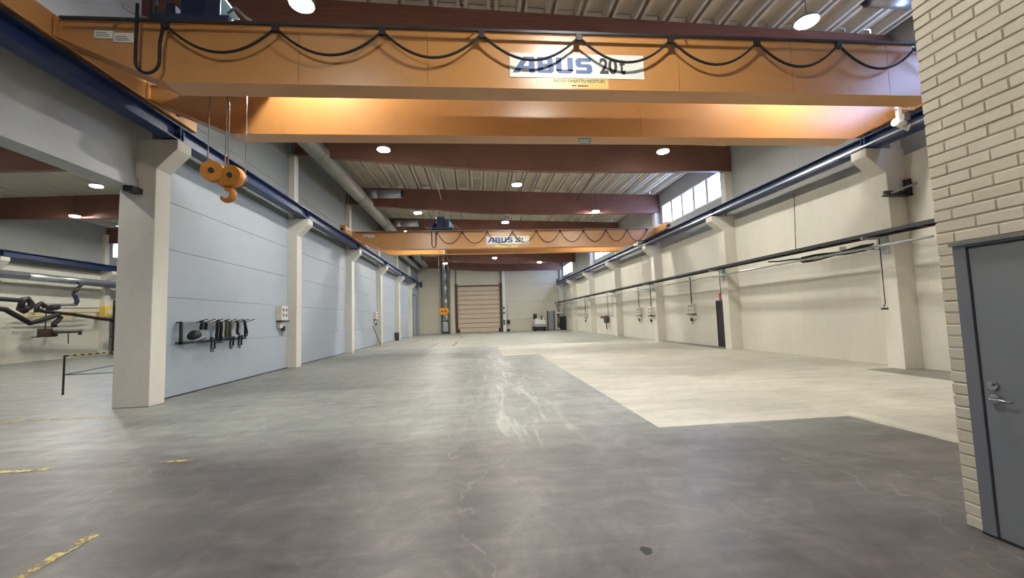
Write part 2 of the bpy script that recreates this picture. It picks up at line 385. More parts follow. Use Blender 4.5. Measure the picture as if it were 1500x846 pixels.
# ---- end wall
DX0, DX1, DZ = -2.36, 3.22, 6.12
b_ = B(); box(b_, XL-0.2, DX0, YE+0.06, YE+0.3, 0, 9.8); box(b_, DX1, XR+0.3, YE+0.06, YE+0.3, 0, 9.8); box(b_, DX0, DX1, YE+0.06, YE+0.3, DZ, 9.8)
box(b_, DX0-0.1, DX1+0.1, YE+0.3, YE+0.4, -0.2, DZ+0.1)
we = struct('wall_end', b_, 'joint_dark', 'cream panel end wall around the tall sectional door')
for x0, x1 in ((XL, DX0-0.3), (DX1+0.3, XR)):
    for a, b in ((0, 1.6), (1.6, 3.95), (3.95, 6.3), (6.3, 8.65), (8.65, 9.8)):
        inst('panel', panel_mesh(x1-x0-0.02, 0.07, b-a-0.015, 0.008, 'end_cream'), ((x0+x1)/2, YE+0.03, a), we)
for a, b in ((DZ+0.12, 8.65), (8.65, 9.8)):
    inst('panel', panel_mesh(DX1-DX0+0.56, 0.07, b-a-0.015, 0.008, 'end_cream'), ((DX0+DX1)/2, YE+0.03, a), we)
struct('wall_back', sbox(XLL-0.3, XR+0.3, YB-0.3, YB, 0, 9.9), 'upper_grey', 'plain grey wall behind')

# ---- neighbouring bay shell
wo = B(); LW0, LW1 = YR(3)+0.55, YR(4)-0.3
box(wo, XLL-0.3, XLL, YB, YE+0.2, 0, ZS); box(wo, XLL-0.3, XLL, YB, YE+0.2, ZH, 9.5)
box(wo, XLL-0.3, XLL, YB, LW0, ZS, ZH); box(wo, XLL-0.3, XLL, LW1, YE+0.2, ZS, ZH)
wo = struct('wall_far_left', wo, 'upper_grey', 'outer wall of the next bay')
for k in range(0, 5):
    for a, b in ((0.0, 1.5), (1.5, 3.3), (3.3, 5.75)):
        inst('panel', panel_mesh(0.05, BAY-0.47, b-a-0.003, 0.003, 'wall_cream'), (XLL+0.02, YR(k)+0.46+(BAY-0.47)/2, a), wo)
window(5, XLL, LW0, LW1, 5, -1)
struct('wall_next_bay_end', sbox(XLL-0.3, XL-0.2, YE, YE+0.3, 0, 9.9), 'upper_grey', 'end wall of the next bay')

# ---- roof deck
cl = struct('ceiling', sbox(XLL-0.3, XR+0.3, YB-0.3, YE+0.3, 10.05, 10.2), 'roof_plain', 'corrugated steel roof deck')
PITCH_D = 0.768
def deck_mesh(length):
    b_ = B(); h = 0.15; t = 0.012; w = PITCH_D
    h = 0.22; prof = [(-w/2, h), (-w/2+0.22, h), (-w/2+0.25, 0), (-w/2+0.33, 0), (-w/2+0.332, 0.19), (-w/2+0.428, 0.19), (-w/2+0.43, 0), (-w/2+0.51, 0), (-w/2+0.54, h), (w/2, h)]
    prism(b_, prof + [(x, z+t) for x, z in reversed(prof)], 'y', -length/2, length/2)
    bmesh.ops.recalc_face_normals(b_, faces=b_.faces[:])
    me = bpy.data.meshes.new('deck_sheet'); b_.to_mesh(me); b_.free(); me.materials.append(M['deck']); return me
def deck_run(y0, y1, x0, x1):
    me = deck_mesh(y1-y0-0.03); n = round((x1-x0)/PITCH_D)
    for i in range(n):
        x = x0 + PITCH_D*(i+0.5); s = -1 if x > XL else 1
        inst('deck_sheet', me, (x, (y0+y1)/2, roof_z(x)+0.004), cl, (0, math.atan(0.03)*(-s), 0))
ys = [YB] + [YM(k)+0.12 for k in range(-1, 7)] + [YE]
for a, b in zip(ys, ys[1:]):
    if b-a > 0.4: deck_run(a, b, XL+0.0, XR+0.1)
for k in (0, 1, 2): deck_run(YM(k)+0.12, YM(k+1)+0.12, XLL+0.05, XL-0.1)

# ---- glulam roof beams
def roof_beam(k, left=False):
    bot = [(-7.32, 8.72), (-5.5, 8.58), (-3.5, 8.40), (-1.6, 8.25), (0.2, 8.12), (1.8, 8.05), (3.2, 8.02), (5.5, 8.0), (11.72, 8.02)]
    top = [(11.72, roof_z(11.72)), (-7.32, roof_z(-7.32))]
    pts = bot + top
    if left: pts = [(2*XL-x, z) for x, z in pts]
    b_ = prism(B(), pts, 'y', YM(k), YM(k)+0.24)
    return obj('roof_beam', b_, 'glulam')
for k in range(-1, 7):
    o = roof_beam(k)
    if k < 0: tag(o, 'red-brown glulam roof beam before the nearer crane', 'beam', 'glulam roof beams')
    else: tag(o, 'red-brown glulam roof beam across the hall, %s from the end wall' % ORD[6-k], 'beam', 'glulam roof beams')
for k in (0, 1, 2, 3):
    tag(roof_beam(k, True), 'red-brown glulam beam under the roof of the next bay, %s past the opening' % ORD[k], 'beam', 'glulam beams of the next bay')

# ---- concrete columns
def column(sx, xw, y, name_label, wide=None, group='', up=True):
    """sx=+1: hall lies towards +x of the wall face xw"""
    def X(d): return xw + sx*d
    face = 0.36 if sx > 0 else 0.58
    t = thing('concrete_column', (X(face/2), y+0.23, 0), name_label, 'column', group)
    back = -0.39 if wide else -0.05
    tip = 0.80 if sx > 0 else 1.12
    pts = [(X(back), 0), (X(face), 0), (X(face), 5.28), (X(tip), 5.74), (X(tip), 5.96), (X(back), 5.96)]
    obj('shaft', prism(B(), pts, 'y', y, y+0.46), 'concrete_cream', t, 0.015)
    if up: obj('upper_shaft', sbox(X(back), X(0.22 if sx > 0 else 0.33), y+0.05, y+0.41, 5.96, roof_z(xw)-0.62 if sx < 0 else 8.65), 'concrete_cream', t)
    obj('seat_plate', sbox(X(tip-0.34), X(tip-0.02), y+0.02, y+0.44, 5.955, 5.985), 'dark_steel', t)
    return t
column(1, XL, YL(0), 'wide concrete corbel column at the end of the panel wall by the opening', True, 'columns of the panel wall')
for k in range(1, 6):
    column(1, XL, YL(k), 'concrete corbel column on the grey panel wall, %s after the wide one' % ORD[k-1], None, 'columns of the panel wall')
rl = ['concrete corbel column on the window wall nearest the brick room', 'concrete corbel column on the window wall beside the dark doorway',
      'concrete corbel column on the window wall, next past the dark doorway'] + ['concrete corbel column on the window wall, %s from the end wall' % w for w in ('fourth', 'third', 'second', 'first')]
for k in range(7): column(-1, XR, YR(k) if k < 6 else YE-0.6, rl[k], None, 'columns of the window wall')
column(1, XLL, YL(2)+0.3, 'concrete column on the outer wall of the next bay', None, 'columns of the next bay')
column(1, XLL, YL(3)-0.1, 'concrete column on the outer wall of the next bay by the yellow box', None, 'columns of the next bay')

# ---- painted brick room on the right
BX, BY = 3.64, 2.92; CH = 0.0885; BT = 5.22
b_ = B(); box(b_, BX+0.009, BX+0.14, YB, 1.9, 0, BT); box(b_, BX+0.009, BX+0.14, 1.9, BY-0.012, 0, BT); box(b_, BX+0.14, XR, BY-0.14, BY-0.012, 0, BT); box(b_, BX+0.012, XR, YB, BY-0.012, BT, BT+0.15)
wb = struct('wall_brick_room', b_, 'mortar', 'wall of cream painted bricks around the grey steel door')
DY1 = 2.795; DY0 = 1.80; DTOP = 2.10
def brick_mesh(L):
    b_ = B(); box(b_, -0.06, 0.06, -L/2, L/2, 0, CH-0.010, 0.006); me = bpy.data.meshes.new('brick'); b_.to_mesh(me); b_.free(); me.materials.append(M['brick_paint']); return me
BM = {}
def bmesh_for(L):
    L = round(L, 3)
    if L not in BM: BM[L] = brick_mesh(L)
    return BM[L]
for c in range(int(BT/CH)):
    z = c*CH; y = BY; first = True; half = c % 2 == 0
    while y > 1.72:
        L = 0.128 if (first and half) else 0.27
        if z+CH*0.6 < DTOP and y-L < DY1-0.02:
            L = y-DY1
            if L < 0.03: break
            inst('brick', bmesh_for(L-0.004), (BX+0.06+random.uniform(-.0015, .0015), y-L/2, z), wb); break
        inst('brick', bmesh_for(L-0.004), (BX+0.06+random.uniform(-.0015, .0015), y-L/2, z), wb)
        y -= L; first = False
d2 = bpy.data.objects.new('door_2', None); COL.objects.link(d2); place(d2, (BX, (DY0+DY1)/2, 0), None); tag(d2, 'grey steel door in the painted brick wall', None, None, 'structure')
f = B(); box(f, BX-0.03, BX+0.13, DY1-0.085, DY1, 0.0, DTOP); box(f, BX-0.03, BX+0.13, DY0, DY0+0.085, 0, DTOP); box(f, BX-0.03, BX+0.13, DY0+0.085, DY1-0.085, DTOP-0.03, DTOP)
obj('door_frame', f, 'frame_grey', d2, 0.004)
obj('frame_hood', sbox(BX-0.055, BX-0.02, DY0-0.02, DY1+0.005, DTOP-0.012, DTOP+0.01), 'frame_grey', d2)
lf = obj('door_leaf', sbox(BX-0.016, BX+0.03, DY0+0.09, DY1-0.092, 0.012, DTOP-0.036), 'door_grey', d2, 0.003)
hb = tube(B(), [(BX-0.014, 2.635, 0.985), (BX-0.032, 2.635, 0.985)], 0.030, 16); tube(hb, [(BX-0.03, 2.635, 0.985), (BX-0.075, 2.635, 0.985), (BX-0.085, 2.62, 0.985), (BX-0.085, 2.50, 0.985)], 0.010, 10)
obj('handle', hb, 'steel', lf)
lk = tube(B(), [(BX-0.014, 2.64, 1.075), (BX-0.034, 2.64, 1.075)], 0.031, 16); tube(lk, [(BX-0.03, 2.64, 1.085), (BX-0.05, 2.64, 1.085)], 0.014, 10)
obj('lock', lk, 'steel', lf)
obj('door_sill', sbox(BX-0.03, BX+0.1, DY0, DY1, 0, 0.012), 'black', d2)

# ---- sectional door in the end wall
d1 = bpy.data.objects.new('door_1', None); COL.objects.link(d1); place(d1, ((DX0+DX1)/2, YE, 0), None); tag(d1, 'tall beige sectional door in the end wall', None, None, 'structure')
np_ = 10; hp = DZ/np_
for i in range(np_):
    z0 = i*hp+0.02; z1 = (i+1)*hp-0.02; y = YE+0.12
    pr = [(y+0.1, z0), (y-0.02, z0), (y-0.06, z0+0.10), (y-0.065, (z0+z1)/2), (y-0.06, z1-0.06), (y-0.01, z1), (y+0.1, z1)]
    obj('door_panel', prism(B(), pr, 'x', DX0+0.02, DX1-0.02), 'door_fabric', d1)
    obj('door_batten', sbox(DX0+0.02, DX1-0.02, y+0.02, y+0.1, z1, z1+0.04), 'brown_steel', d1)
for x in (DX0-0.17, DX1+0.17):
    obj('door_track', sbox(x-0.17, x+0.17, YE-0.14, YE+0.06, 0, 6.5), 'brown_steel', d1)
    obj('track_rail', sbox(x-0.05, x+0.05, YE-0.1, YE+0.02, 6.5, 8.9), 'brown_steel', d1)
obj('door_head', sbox(DX0, DX1, YE-0.06, YE+0.08, DZ, DZ+0.14), 'brown_steel', d1)
for x in (DX0+0.1, DX1-0.1): obj('bottom_guard', sbox(x-0.14, x+0.14, YE-0.12, YE+0.05, 0, 0.5), 'black', d1)
# door in the panel wall near its far end, and dark doorway in the right wall
d3 = bpy.data.objects.new('door_3', None); COL.objects.link(d3); place(d3, (XL, 51, 0), None); tag(d3, 'tall pale door at the far end of the panel wall', None, None, 'structure')
obj('door_leaf', sbox(XL-0.01, XL+0.04, 49.9, 52.4, 0.02, 4.8), 'panel_grey', d3)
f = B(); box(f, XL-0.01, XL+0.08, 52.4, 52.6, 0, 5.0); box(f, XL-0.01, XL+0.08, 49.7, 49.9, 0, 5.0); box(f, XL-0.01, XL+0.08, 49.9, 52.4, 4.8, 5.0); obj('door_frame', f, 'frame_grey', d3)
d4 = bpy.data.objects.new('door_4', None); COL.objects.link(d4); place(d4, (XR-0.06, 18.8, 0), None); tag(d4, 'narrow black doorway beside a column on the window wall', None, None, 'structure')
obj('door_leaf', sbox(XR-0.06, XR-0.02, 18.35, 19.12, 0, 2.16), 'black', d4)
f = B(); box(f, XR-0.075, XR-0.02, 19.12, 19.18, 0, 2.22); box(f, XR-0.075, XR-0.02, 18.29, 18.35, 0, 2.22); box(f, XR-0.075, XR-0.02, 18.35, 19.12, 2.16, 2.22); obj('door_frame', f, 'dark_steel', d4)

# ================================================================== CRANES
# ---- runway beams
def runway(xc, label, y0, y1, side, spans, cond=False):
    t = thing('crane_runway', (xc, (y0+y1)/2, 5.985), label, 'crane rail', 'crane runways')
    z0, z1 = 5.985, 6.345; hw = 0.16; tw = 0.012; tf = 0.028
    pr = [(xc-hw, z0), (xc+hw, z0), (xc+hw, z0+tf), (xc+tw, z0+tf), (xc+tw, z1-tf), (xc+hw, z1-tf), (xc+hw, z1), (xc-hw, z1), (xc-hw, z1-tf), (xc-tw, z1-tf), (xc-tw, z0+tf), (xc-hw, z0+tf)]
    for a, b in zip(spans, spans[1:]):
        s = obj('beam_span', prism(B(), pr, 'y', a+0.006, b-0.006), 'runway_blue', t)
        for yy in (a+0.05, b-0.05): obj('stiffener', sbox(xc-hw+0.01, xc+hw-0.01, yy-0.008, yy+0.008, z0+tf, z1-tf), 'runway_blue', s)
    obj('rail', sbox(xc-0.03, xc+0.03, y0, y1, z1, z1+0.045), 'dark_steel', t)
    obj('end_stop', sbox(xc-0.12, xc+0.12, y1-0.15, y1, z1, z1+0.4), 'runway_blue', t)
    if cond:
        obj('conductor_rail', sbox(xc-hw-0.10, xc-hw-0.06, y0, y1-0.3, z0+0.05, z0+0.10), 'galvanised', t)
        for a in spans[1:-1]:
            for dy in (-2.2, 0.9, 3.4): obj('rail_bracket', sbox(xc-hw-0.11, xc-tw, a+dy-0.03, a+dy+0.03, z0+0.10, z0+0.13), 'black', t)
    return t
XRL, XRR = -6.86, 10.94
runway(XRL, 'dark blue crane rail beam along the grey panel wall', YB, 53.4, 1, [YB]+[YL(k)+0.23 for k in range(0, 6)]+[53.4])
runway(XRR, 'dark blue crane rail beam along the window wall', YB, 54.2, -1, [YB]+[YR(k)+0.23 for k in range(0, 6)]+[54.2], True)
runway(XLL+0.62, 'dark blue crane rail beam on the outer wall of the next bay', 2, 40, 1, [2]+[YL(k)+0.4 for k in (0, 1, 2, 3)]+[40])

# ---- lettering
def text_mesh(body, w, h, bold=0.0, shear=0.0):
    """flat glyph outlines fitted into w x h, lower left at the origin, in x/z"""
    cu = bpy.data.curves.new('lettering', 'FONT'); cu.body = body; cu.offset = bold; cu.shear = shear; cu.fill_mode = 'FRONT'; cu.resolution_u = 3
    to = bpy.data.objects.new('lettering_tmp', cu); COL.objects.link(to); bpy.context.view_layer.update()
    dg = bpy.context.evaluated_depsgraph_get(); me = bpy.data.meshes.new_from_object(to.evaluated_get(dg)); bpy.data.objects.remove(to, do_unlink=True); bpy.data.curves.remove(cu)
    xs = [v.co.x for v in me.vertices]; ys_ = [v.co.y for v in me.vertices]
    sx_, sy_ = w/(max(xs)-min(xs)), h/(max(ys_)-min(ys_)); mx, my = min(xs), min(ys_)
    b_ = B(); b_.from_mesh(me); bpy.data.meshes.remove(me)
    for v in b_.verts: v.co = Vector(((v.co.x-mx)*sx_, 0, (v.co.y-my)*sy_))
    return b_
def put(b_, p, axis='xz'):
    for v in b_.verts:
        v.co = Vector((v.co.x+p[0], p[1], v.co.z+p[2])) if axis == 'xz' else Vector((v.co.x+p[0], p[1]-v.co.z, p[2]))
    return b_
def obj_flat(name, b_, mat, parent, nrm):
    for f_ in b_.faces:
        f_.normal_update()
        if f_.normal.dot(Vector(nrm)) < 0: f_.normal_flip()
    lo = Vector((1e9,)*3); hi = Vector((-1e9,)*3)
    for v in b_.verts:
        for i in range(3): lo[i] = min(lo[i], v.co[i]); hi[i] = max(hi[i], v.co[i])
    c = Vector(((lo.x+hi.x)/2, (lo.y+hi.y)/2, lo.z)); bmesh.ops.translate(b_, verts=b_.verts[:], vec=-c)
    me = bpy.data.meshes.new(name); b_.to_mesh(me); b_.free(); me.materials.append(M[mat]); o = bpy.data.objects.new(name, me); COL.objects.link(o); place(o, c, parent); return o
def abus(b_, x, y, z, s):
    """four block letters; s metres per drawing unit (letter height 165)"""
    def q(*pts): b_.faces.new([b_.verts.new((x+px*s, y, z+pz*s)) for px, pz in pts])
    def r(x0, x1, z0, z1): q((x0, z0), (x1, z0), (x1, z1), (x0, z1))
    q((0, 0), (66, 0), (90, 38), (165, 38), (165, 68), (109, 68), (150, 132), (165, 132), (165, 165), (112, 165)); r(165, 222, 0, 165)      # A
    r(252, 308, 0, 165); r(308, 372, 132, 165); r(308, 380, 68, 98); r(308, 380, 0, 34); q((372, 165), (400, 158), (408, 140), (408, 110), (396, 98), (352, 98), (352, 132), (372, 132)); q((380, 98), (396, 98), (416, 76), (416, 22), (396, 0), (380, 0), (356, 34), (356, 68))   # B
    r(440, 496, 24, 165); r(556, 612, 24, 165); q((440, 24), (466, 0), (586, 0), (612, 24), (612, 40), (440, 40))                             # U
    q((640, 110), (696, 110), (696, 126), (800, 126), (800, 165), (666, 165), (640, 145)); q((640, 110), (640, 90), (664, 66), (750, 66), (750, 100), (696, 100), (696, 110))
    q((750, 66), (750, 100), (784, 100), (808, 78), (808, 24), (784, 0), (640, 0), (640, 38), (752, 38), (752, 66))                            # S
    return b_

def crane(y0, tx, label, fest, sagz, first_loop, hook_label, hook_z, hook_mat):
    t = thing('bridge_crane', ((XRL+XRR)/2, y0+1.15, 5.7), label, 'crane', 'orange bridge cranes')
    zt, zb, ze = 6.76, 5.72, 6.47; gw = 0.40; xa, xb = XRL+0.17, XRR-0.17; ta, tb = -5.03, 9.12
    girders = []
    for gy in (y0, y0+1.9):
        g = obj('girder', prism(B(), [(xa, ze), (ta, zb+0.02), (tb, zb+0.02), (xb, ze), (xb, zt-0.02), (xa, zt-0.02)], 'y', gy+0.02, gy+gw-0.02), 'girder_paint', t)
        obj('top_flange', sbox(xa, xb, gy-0.01, gy+gw+0.01, zt-0.02, zt), 'girder_paint', g)
        fb = B(); box(fb, ta, tb, gy-0.01, gy+gw+0.01, zb, zb+0.02)
        for x0, z0, x1, z1 in ((xa, ze, ta, zb+0.01), (tb, zb+0.01, xb, ze)):
            prism(fb, [(x0, z0-0.01), (x1, z1-0.01), (x1, z1+0.01), (x0, z0+0.01)], 'y', gy-0.01, gy+gw+0.01)
        obj('bottom_flange', fb, 'girder_paint', g)
        cuts = [ta+0.3, -2.9, -0.73, 1.55, 3.85, 6.1, 8.1, tb-0.25] if gy == y0 else [ta+0.3, -0.75, 3.9, tb-0.25]
        for a, b in zip(cuts, cuts[1:]): obj('web_plate', sbox(a+0.004, b-0.004, gy+0.008, gy+0.021, zb+0.02, zt-0.02), 'girder_paint', g)
        for xe, s in ((xa, 1), (xb, -1)): obj('end_plate', sbox(xe, xe+s*0.03, gy-0.05, gy+gw+0.05, ze-0.03, zt+0.02), 'girder_paint', g)
        obj('trolley_rail', sbox(xa+0.2, xb-0.2, gy+gw/2-0.03, gy+gw/2+0.03, zt, zt+0.04), 'dark_steel', g)
        girders.append(g)
    for xc in (XRL, XRR):
        e = obj('end_carriage', sbox(xc-0.15, xc+0.15, y0-1.25, y0+3.45, 6.44, 6.84, 0.012), 'girder_paint', t)
        for yy in (y0-0.95, y0+3.15): obj('wheel', tube(B(), [(xc-0.05, yy, 6.53), (xc+0.05, yy, 6.53)], 0.14, 20), 'dark_steel', e)
        for yy, s in ((y0-1.25, -1), (y0+3.45, 1)): obj('buffer', tube(B(), [(xc, yy, 6.62), (xc, yy+s*0.13, 6.62)], 0.07, 12), 'black', e)
        obj('travel_motor', tube(B(), [(xc+(0.16 if xc < 0 else -0.16), y0+2.75, 6.62), (xc+(0.5 if xc < 0 else -0.5), y0+2.75, 6.62)], 0.11, 14), 'navy', e)
    # radio receiver / collector arm by the right end
    c = B(); box(c, 10.28, 10.36, y0+1.75, y0+1.83, 5.98, 6.50); box(c, 10.2, 10.75, y0+1.77, y0+1.81, 6.40, 6.44); obj('collector_arm', c, 'white_paint', t)
    c = B(); box(c, 10.36, 10.52, y0+1.70, y0+1.88, 6.12, 6.28); obj('collector_box', c, 'galvanised', t)
    c = tube(B(), [(10.10, y0+1.7, 6.05), (10.38, y0+1.72, 6.03)], [0.10, 0.06], 12); tube(c, [(10.32, y0+1.79, 5.98), (10.52, y0+1.79, 5.9), (10.6, y0+1.79, 6.05)], 0.03, 8); obj('collector_shoe', c, 'white_paint', t)
    # festoon line: C-rail on brackets, cable carriers, loops
    yf = y0-0.15
    fr = obj('festoon_rail', sbox(-6.5, 10.35, yf-0.02, yf+0.02, 6.655, 6.70), 'dark_steel', t)
    for i in range(9):
        xx = -5.8+i*1.95; obj('rail_bracket', bar(B(), (xx, yf, 6.69), (xx+0.06, y0+0.0, 6.74), 0.018), 'galvanised', fr)
    for xx in fest: obj('cable_carrier', sbox(xx-0.05, xx+0.05, yf-0.03, yf+0.03, 6.54, 6.66), 'black', t)
    for a, b in zip(fest, fest[1:]): obj('festoon_cable', tube(B(), parab((a+0.03, yf, 6.58), (b-0.03, yf, 6.58), 6.58-sagz, 16), 0.022, 6), 'rubber', t)
    xs, xe = first_loop
    pts = [(xs, yf, 6.95), (xs, yf, 6.2)] + [((xs+xe)/2 - math.cos(a)*(xe-xs)/2, yf, 5.98-0.2*math.sin(a)) for a in [i*math.pi/8 for i in range(9)]] + [(xe, yf, 6.3), (xe+0.04, yf, 6.58)]
    obj('festoon_cable', tube(B(), pts, 0.024, 6), 'rubber', t)
    # signs
    ys_ = y0-0.004
    s1 = obj('sign_plate', sbox(0.71, 3.18, ys_, y0+0.01, 5.935, 6.39), 'sign_white', t)
    obj_flat('lettering', abus(B(), 0.76, ys_-0.002, 6.02, 1.45/808*1.0), 'letter_blue', s1, (0, -1, 0))
    obj_flat('lettering', put(text_mesh('20', 0.33, 0.31, 0.035), (2.35, ys_-0.002, 6.02)), 'letter_black', s1, (0, -1, 0)); obj_flat('lettering', put(text_mesh('t', 0.11, 0.30, 0.03), (2.72, ys_-0.002, 6.02)), 'letter_black', s1, (0, -1, 0))
    s2 = obj('sign_plate', sbox(1.18, 2.50, ys_, y0+0.01, 5.745, 5.925), 'sign_yellow', t)
    obj_flat('lettering', put(text_mesh('RADIO-OHJATTU NOSTURI', 0.94, 0.075, 0.015), (1.49, ys_-0.002, 5.835)), 'letter_black', s2, (0, -1, 0))
    for x0, x1 in ((1.82, 1.90), (1.93, 2.12)): obj('print_line', sbox(x0, x1, ys_-0.003, ys_, 5.782, 5.800), 'letter_black', s2)
    for x0, x1, z0, z1 in ((-6.12, -5.835, 6.455, 6.585), (-5.83, -5.53, 6.395, 6.555)):
        p_ = obj('rating_plate', sbox(x0, x1, y0-0.0, y0+0.022, z0, z1), 'sign_white', t)
        for q in range(3): obj('print_line', sbox(x0+0.03, x1-0.04-0.03*q, y0-0.003, y0, z0+0.03+q*0.03, z0+0.038+q*0.03), 'letter_black', p_)
    lg = obj('logo_plate', prism(B(), [(2.44, y0+1.96), (2.74, y0+1.96), (2.80, y0+2.26), (2.50, y0+2.26)], 'z', zb-0.006, zb+0.002), 'logo_blue', t)
    obj_flat('lettering', put(text_mesh('DSC', 0.24, 0.17, 0.01), (2.50, y0+2.20, zb-0.008), 'xy'), 'sign_white', lg, (0, 0, -1))
    # trolley
    tr = obj('trolley_frame', sbox(tx-0.65, tx+0.60, y0+0.05, y0+2.25, 6.84, 6.96), 'navy', t)
    dm = tube(B(), [(tx-0.6, y0+1.25, 7.18), (tx+0.55, y0+1.25, 7.18)], 0.22, 20); obj('rope_drum', dm, 'dark_steel', tr)
    obj('hoist_motor', tube(B(), [(tx-0.5, y0+0.62, 7.16), (tx+0.25, y0+0.62, 7.16)], 0.19, 16), 'navy', tr)
    obj('control_box', sbox(tx-0.32, tx+0.12, y0+0.25, y0+0.55, 6.96, 7.62, 0.01), 'navy', tr)
    obj('side_box', sbox(tx+0.16, tx+0.40, y0+0.12, y0+0.5, 6.96, 7.45, 0.01), 'navy', tr)
    obj('gear_box', sbox(tx-0.66, tx-0.54, y0+0.4, y0+1.5, 6.96, 7.42), 'navy', tr)
    obj('guard_plate', prism(B(), [(tx+0.41, 6.96), (tx+0.72, 6.96), (tx+0.41, 7.4)], 'y', y0+0.14, y0+0.155), 'sky_blue_plate', tr)
    obj('cable_tow_arm', tube(B(), [(tx-0.66, y0+0.4, 7.0), (tx-0.9, y0+0.1, 6.95), (tx-0.92, yf, 6.9)], 0.02, 6), 'galvanised', tr)
    obj('limit_switch', tube(B(), [(tx+0.55, y0+0.1, 7.02), (tx+0.72, y0+0.0, 7.06), (tx+0.88, y0-0.02, 6.9), (tx+1.0, y0-0.02, 6.82)], [.02, .03, .025, .02], 6), 'steel', tr)
    # hook block hanging from the trolley
    hy = y0+1.15; hz = hook_z; hs = 0.165 if y0 < 15 else 0.09
    h = thing('hook_block', (tx, hy, hz), hook_label, 'crane hook', 'crane hook blocks')
    m_ = hook_mat
    for s, a in ((-1, -0.15), (1, 0.12)):
        cx = tx+s*hs; cc = B()
        cz = hz+0.50+0.045*(-s)*(hs > 0.1)
        tube(cc, [(cx-0.05, hy-0.14, cz), (cx-0.05+0.02*s, hy+0.02, cz)], 0.195, 24); obj('sheave_cover', cc, m_, h)
        obj('sheave', tube(B(), [(cx-0.05+0.02*s, hy+0.02, cz), (cx-0.05+0.02*s, hy+0.09, cz)], 0.172, 24), 'dark_steel', h)
        obj('sheave_hub', tube(B(), [(cx-0.05, hy-0.17, cz), (cx-0.05, hy-0.13, cz)], 0.05, 12), 'dark_steel', h)
        for dx in (-0.17, 0.15):
            x_ = cx-0.05+dx+(0.02*s)
            obj('wire_rope', tube(B(), [(x_, hy+0.055, cz), (x_+0.02, hy+0.055, 6.838)], 0.011, 6), 'steel', h)
    yk = B(); box(yk, tx-0.10, tx+0.12, hy-0.12, hy+0.08, hz+0.26, hz+0.46, 0.02); obj('yoke', yk, m_, h)
    hk = [(tx, hy, hz+0.30), (tx, hy, hz+0.25)] + [(tx+0.0+0.115*math.sin(a), hy-0.02, hz+0.115+0.115*math.cos(a)) for a in [math.radians(d) for d in range(0, 275, 25)]]
    obj('hook', tube(B(), hk, [.05, .05, .052, .055, .058, .062, .064, .062, .056, .05, .042, .032, .02][:len(hk)], 12), m_ if y0 < 15 else 'steel', h)
    return t
crane(7.0, -4.66, 'orange double girder bridge crane nearer the brick room', [-4.93, -3.21, -1.47, 0.22, 1.95, 3.65, 5.31, 6.94, 8.55, 10.1], 6.16, (-5.36, -5.0), 'worn orange hook block hanging beside the wide column', 4.06, 'hook_orange')
crane(23.3, -1.80, 'orange double girder bridge crane halfway down the hall', [-2.07, -0.65, 0.77, 2.20, 3.57, 4.96, 6.34, 7.68, 8.93, 10.15], 5.98, (-2.36, -2.14), 'bright yellow hook block lowered in front of the end wall duct', 1.72, 'hook_yellow')

# ================================================================== LAMPS
def lamp(x, y, label, group):
    z = 8.0; t = thing('high_bay_lamp', (x, y, z), label, 'lamp', group)
    obj('lens', tube(B(), [(x, y, z), (x, y, z+0.02)], 0.21, 20), 'lamp_lens', t)
    obj('housing', tube(B(), [(x, y, z+0.022), (x, y, z+0.09), (x, y, z+0.16)], [.24, .23, .11], 20), 'galvanised', t)
    obj('hanger', tube(B(), [(x, y, z+0.16), (x, y, roof_z(x)+0.225)], 0.008, 6), 'dark_steel', t)
gl = 'high bay lamps of the hall'
for x, y, l in ((-3.3, 0.9, 'round lamp over the hall left of the brick room, before the nearer crane'), (2.1, 4.2, 'round lamp over the middle of the hall before the nearer crane'),
                (-3.3, 8.1, 'round lamp just above the nearer crane, on the panel wall side'), (7.5, 8.1, 'round lamp just above the nearer crane, on the window wall side'),
                (2.1, 11.8, 'round lamp hidden behind the nearer crane on the centre line'),
                (-3.24, 15.15, 'first lamp past the nearer crane on the panel wall side'), (7.5, 15.2, 'first lamp past the nearer crane on the window wall side'),
                (2.1, 19.16, 'first lamp on the centre line past the nearer crane'), (-3.24, 24.17, 'lamp above the farther crane on the panel wall side'), (7.46, 24.25, 'lamp above the farther crane on the window wall side'),
                (2.09, 26.81, 'lamp on the centre line just behind the farther crane'), (-3.24, 31.4, 'lamp behind the farther crane on the panel wall side'), (7.46, 31.4, 'lamp behind the farther crane on the window wall side'),
                (2.1, 34.2, 'lamp on the centre line well behind the farther crane'), (-3.24, 38.6, 'second lamp behind the farther crane on the panel wall side'), (7.46, 38.6, 'second lamp behind the farther crane on the window wall side'),
                (2.1, 42.6, 'last lamp on the centre line before the sectional door'), (-3.27, 46.04, 'last lamp before the end wall duct'), (7.4, 46.43, 'last lamp before the white machine by the end wall')):
    lamp(x, y, l, gl)
for x, y, l in ((-16.42, 19.19, 'lamp on the centre line of the next bay'), (-21.8, 24.27, 'lamp near the outer wall of the next bay'), (-21.8, 15.2, 'second lamp near the outer wall of the next bay'),
                (-11.4, 15.2, 'lamp behind the panel wall in the next bay'), (-16.5, 11.8, 'lamp in the next bay level with the opening'), (-16.5, 26.8, 'farther lamp on the centre line of the next bay'), (-21.8, 31.0, 'lamp past the second beam by the outer wall of the next bay'), (-11.4, 8.1, 'lamp just inside the opening of the next bay'), (-21.8, 8.1, 'lamp near the outer wall before the first beam of the next bay')):
    lamp(x, y, l, 'high bay lamps of the next bay')

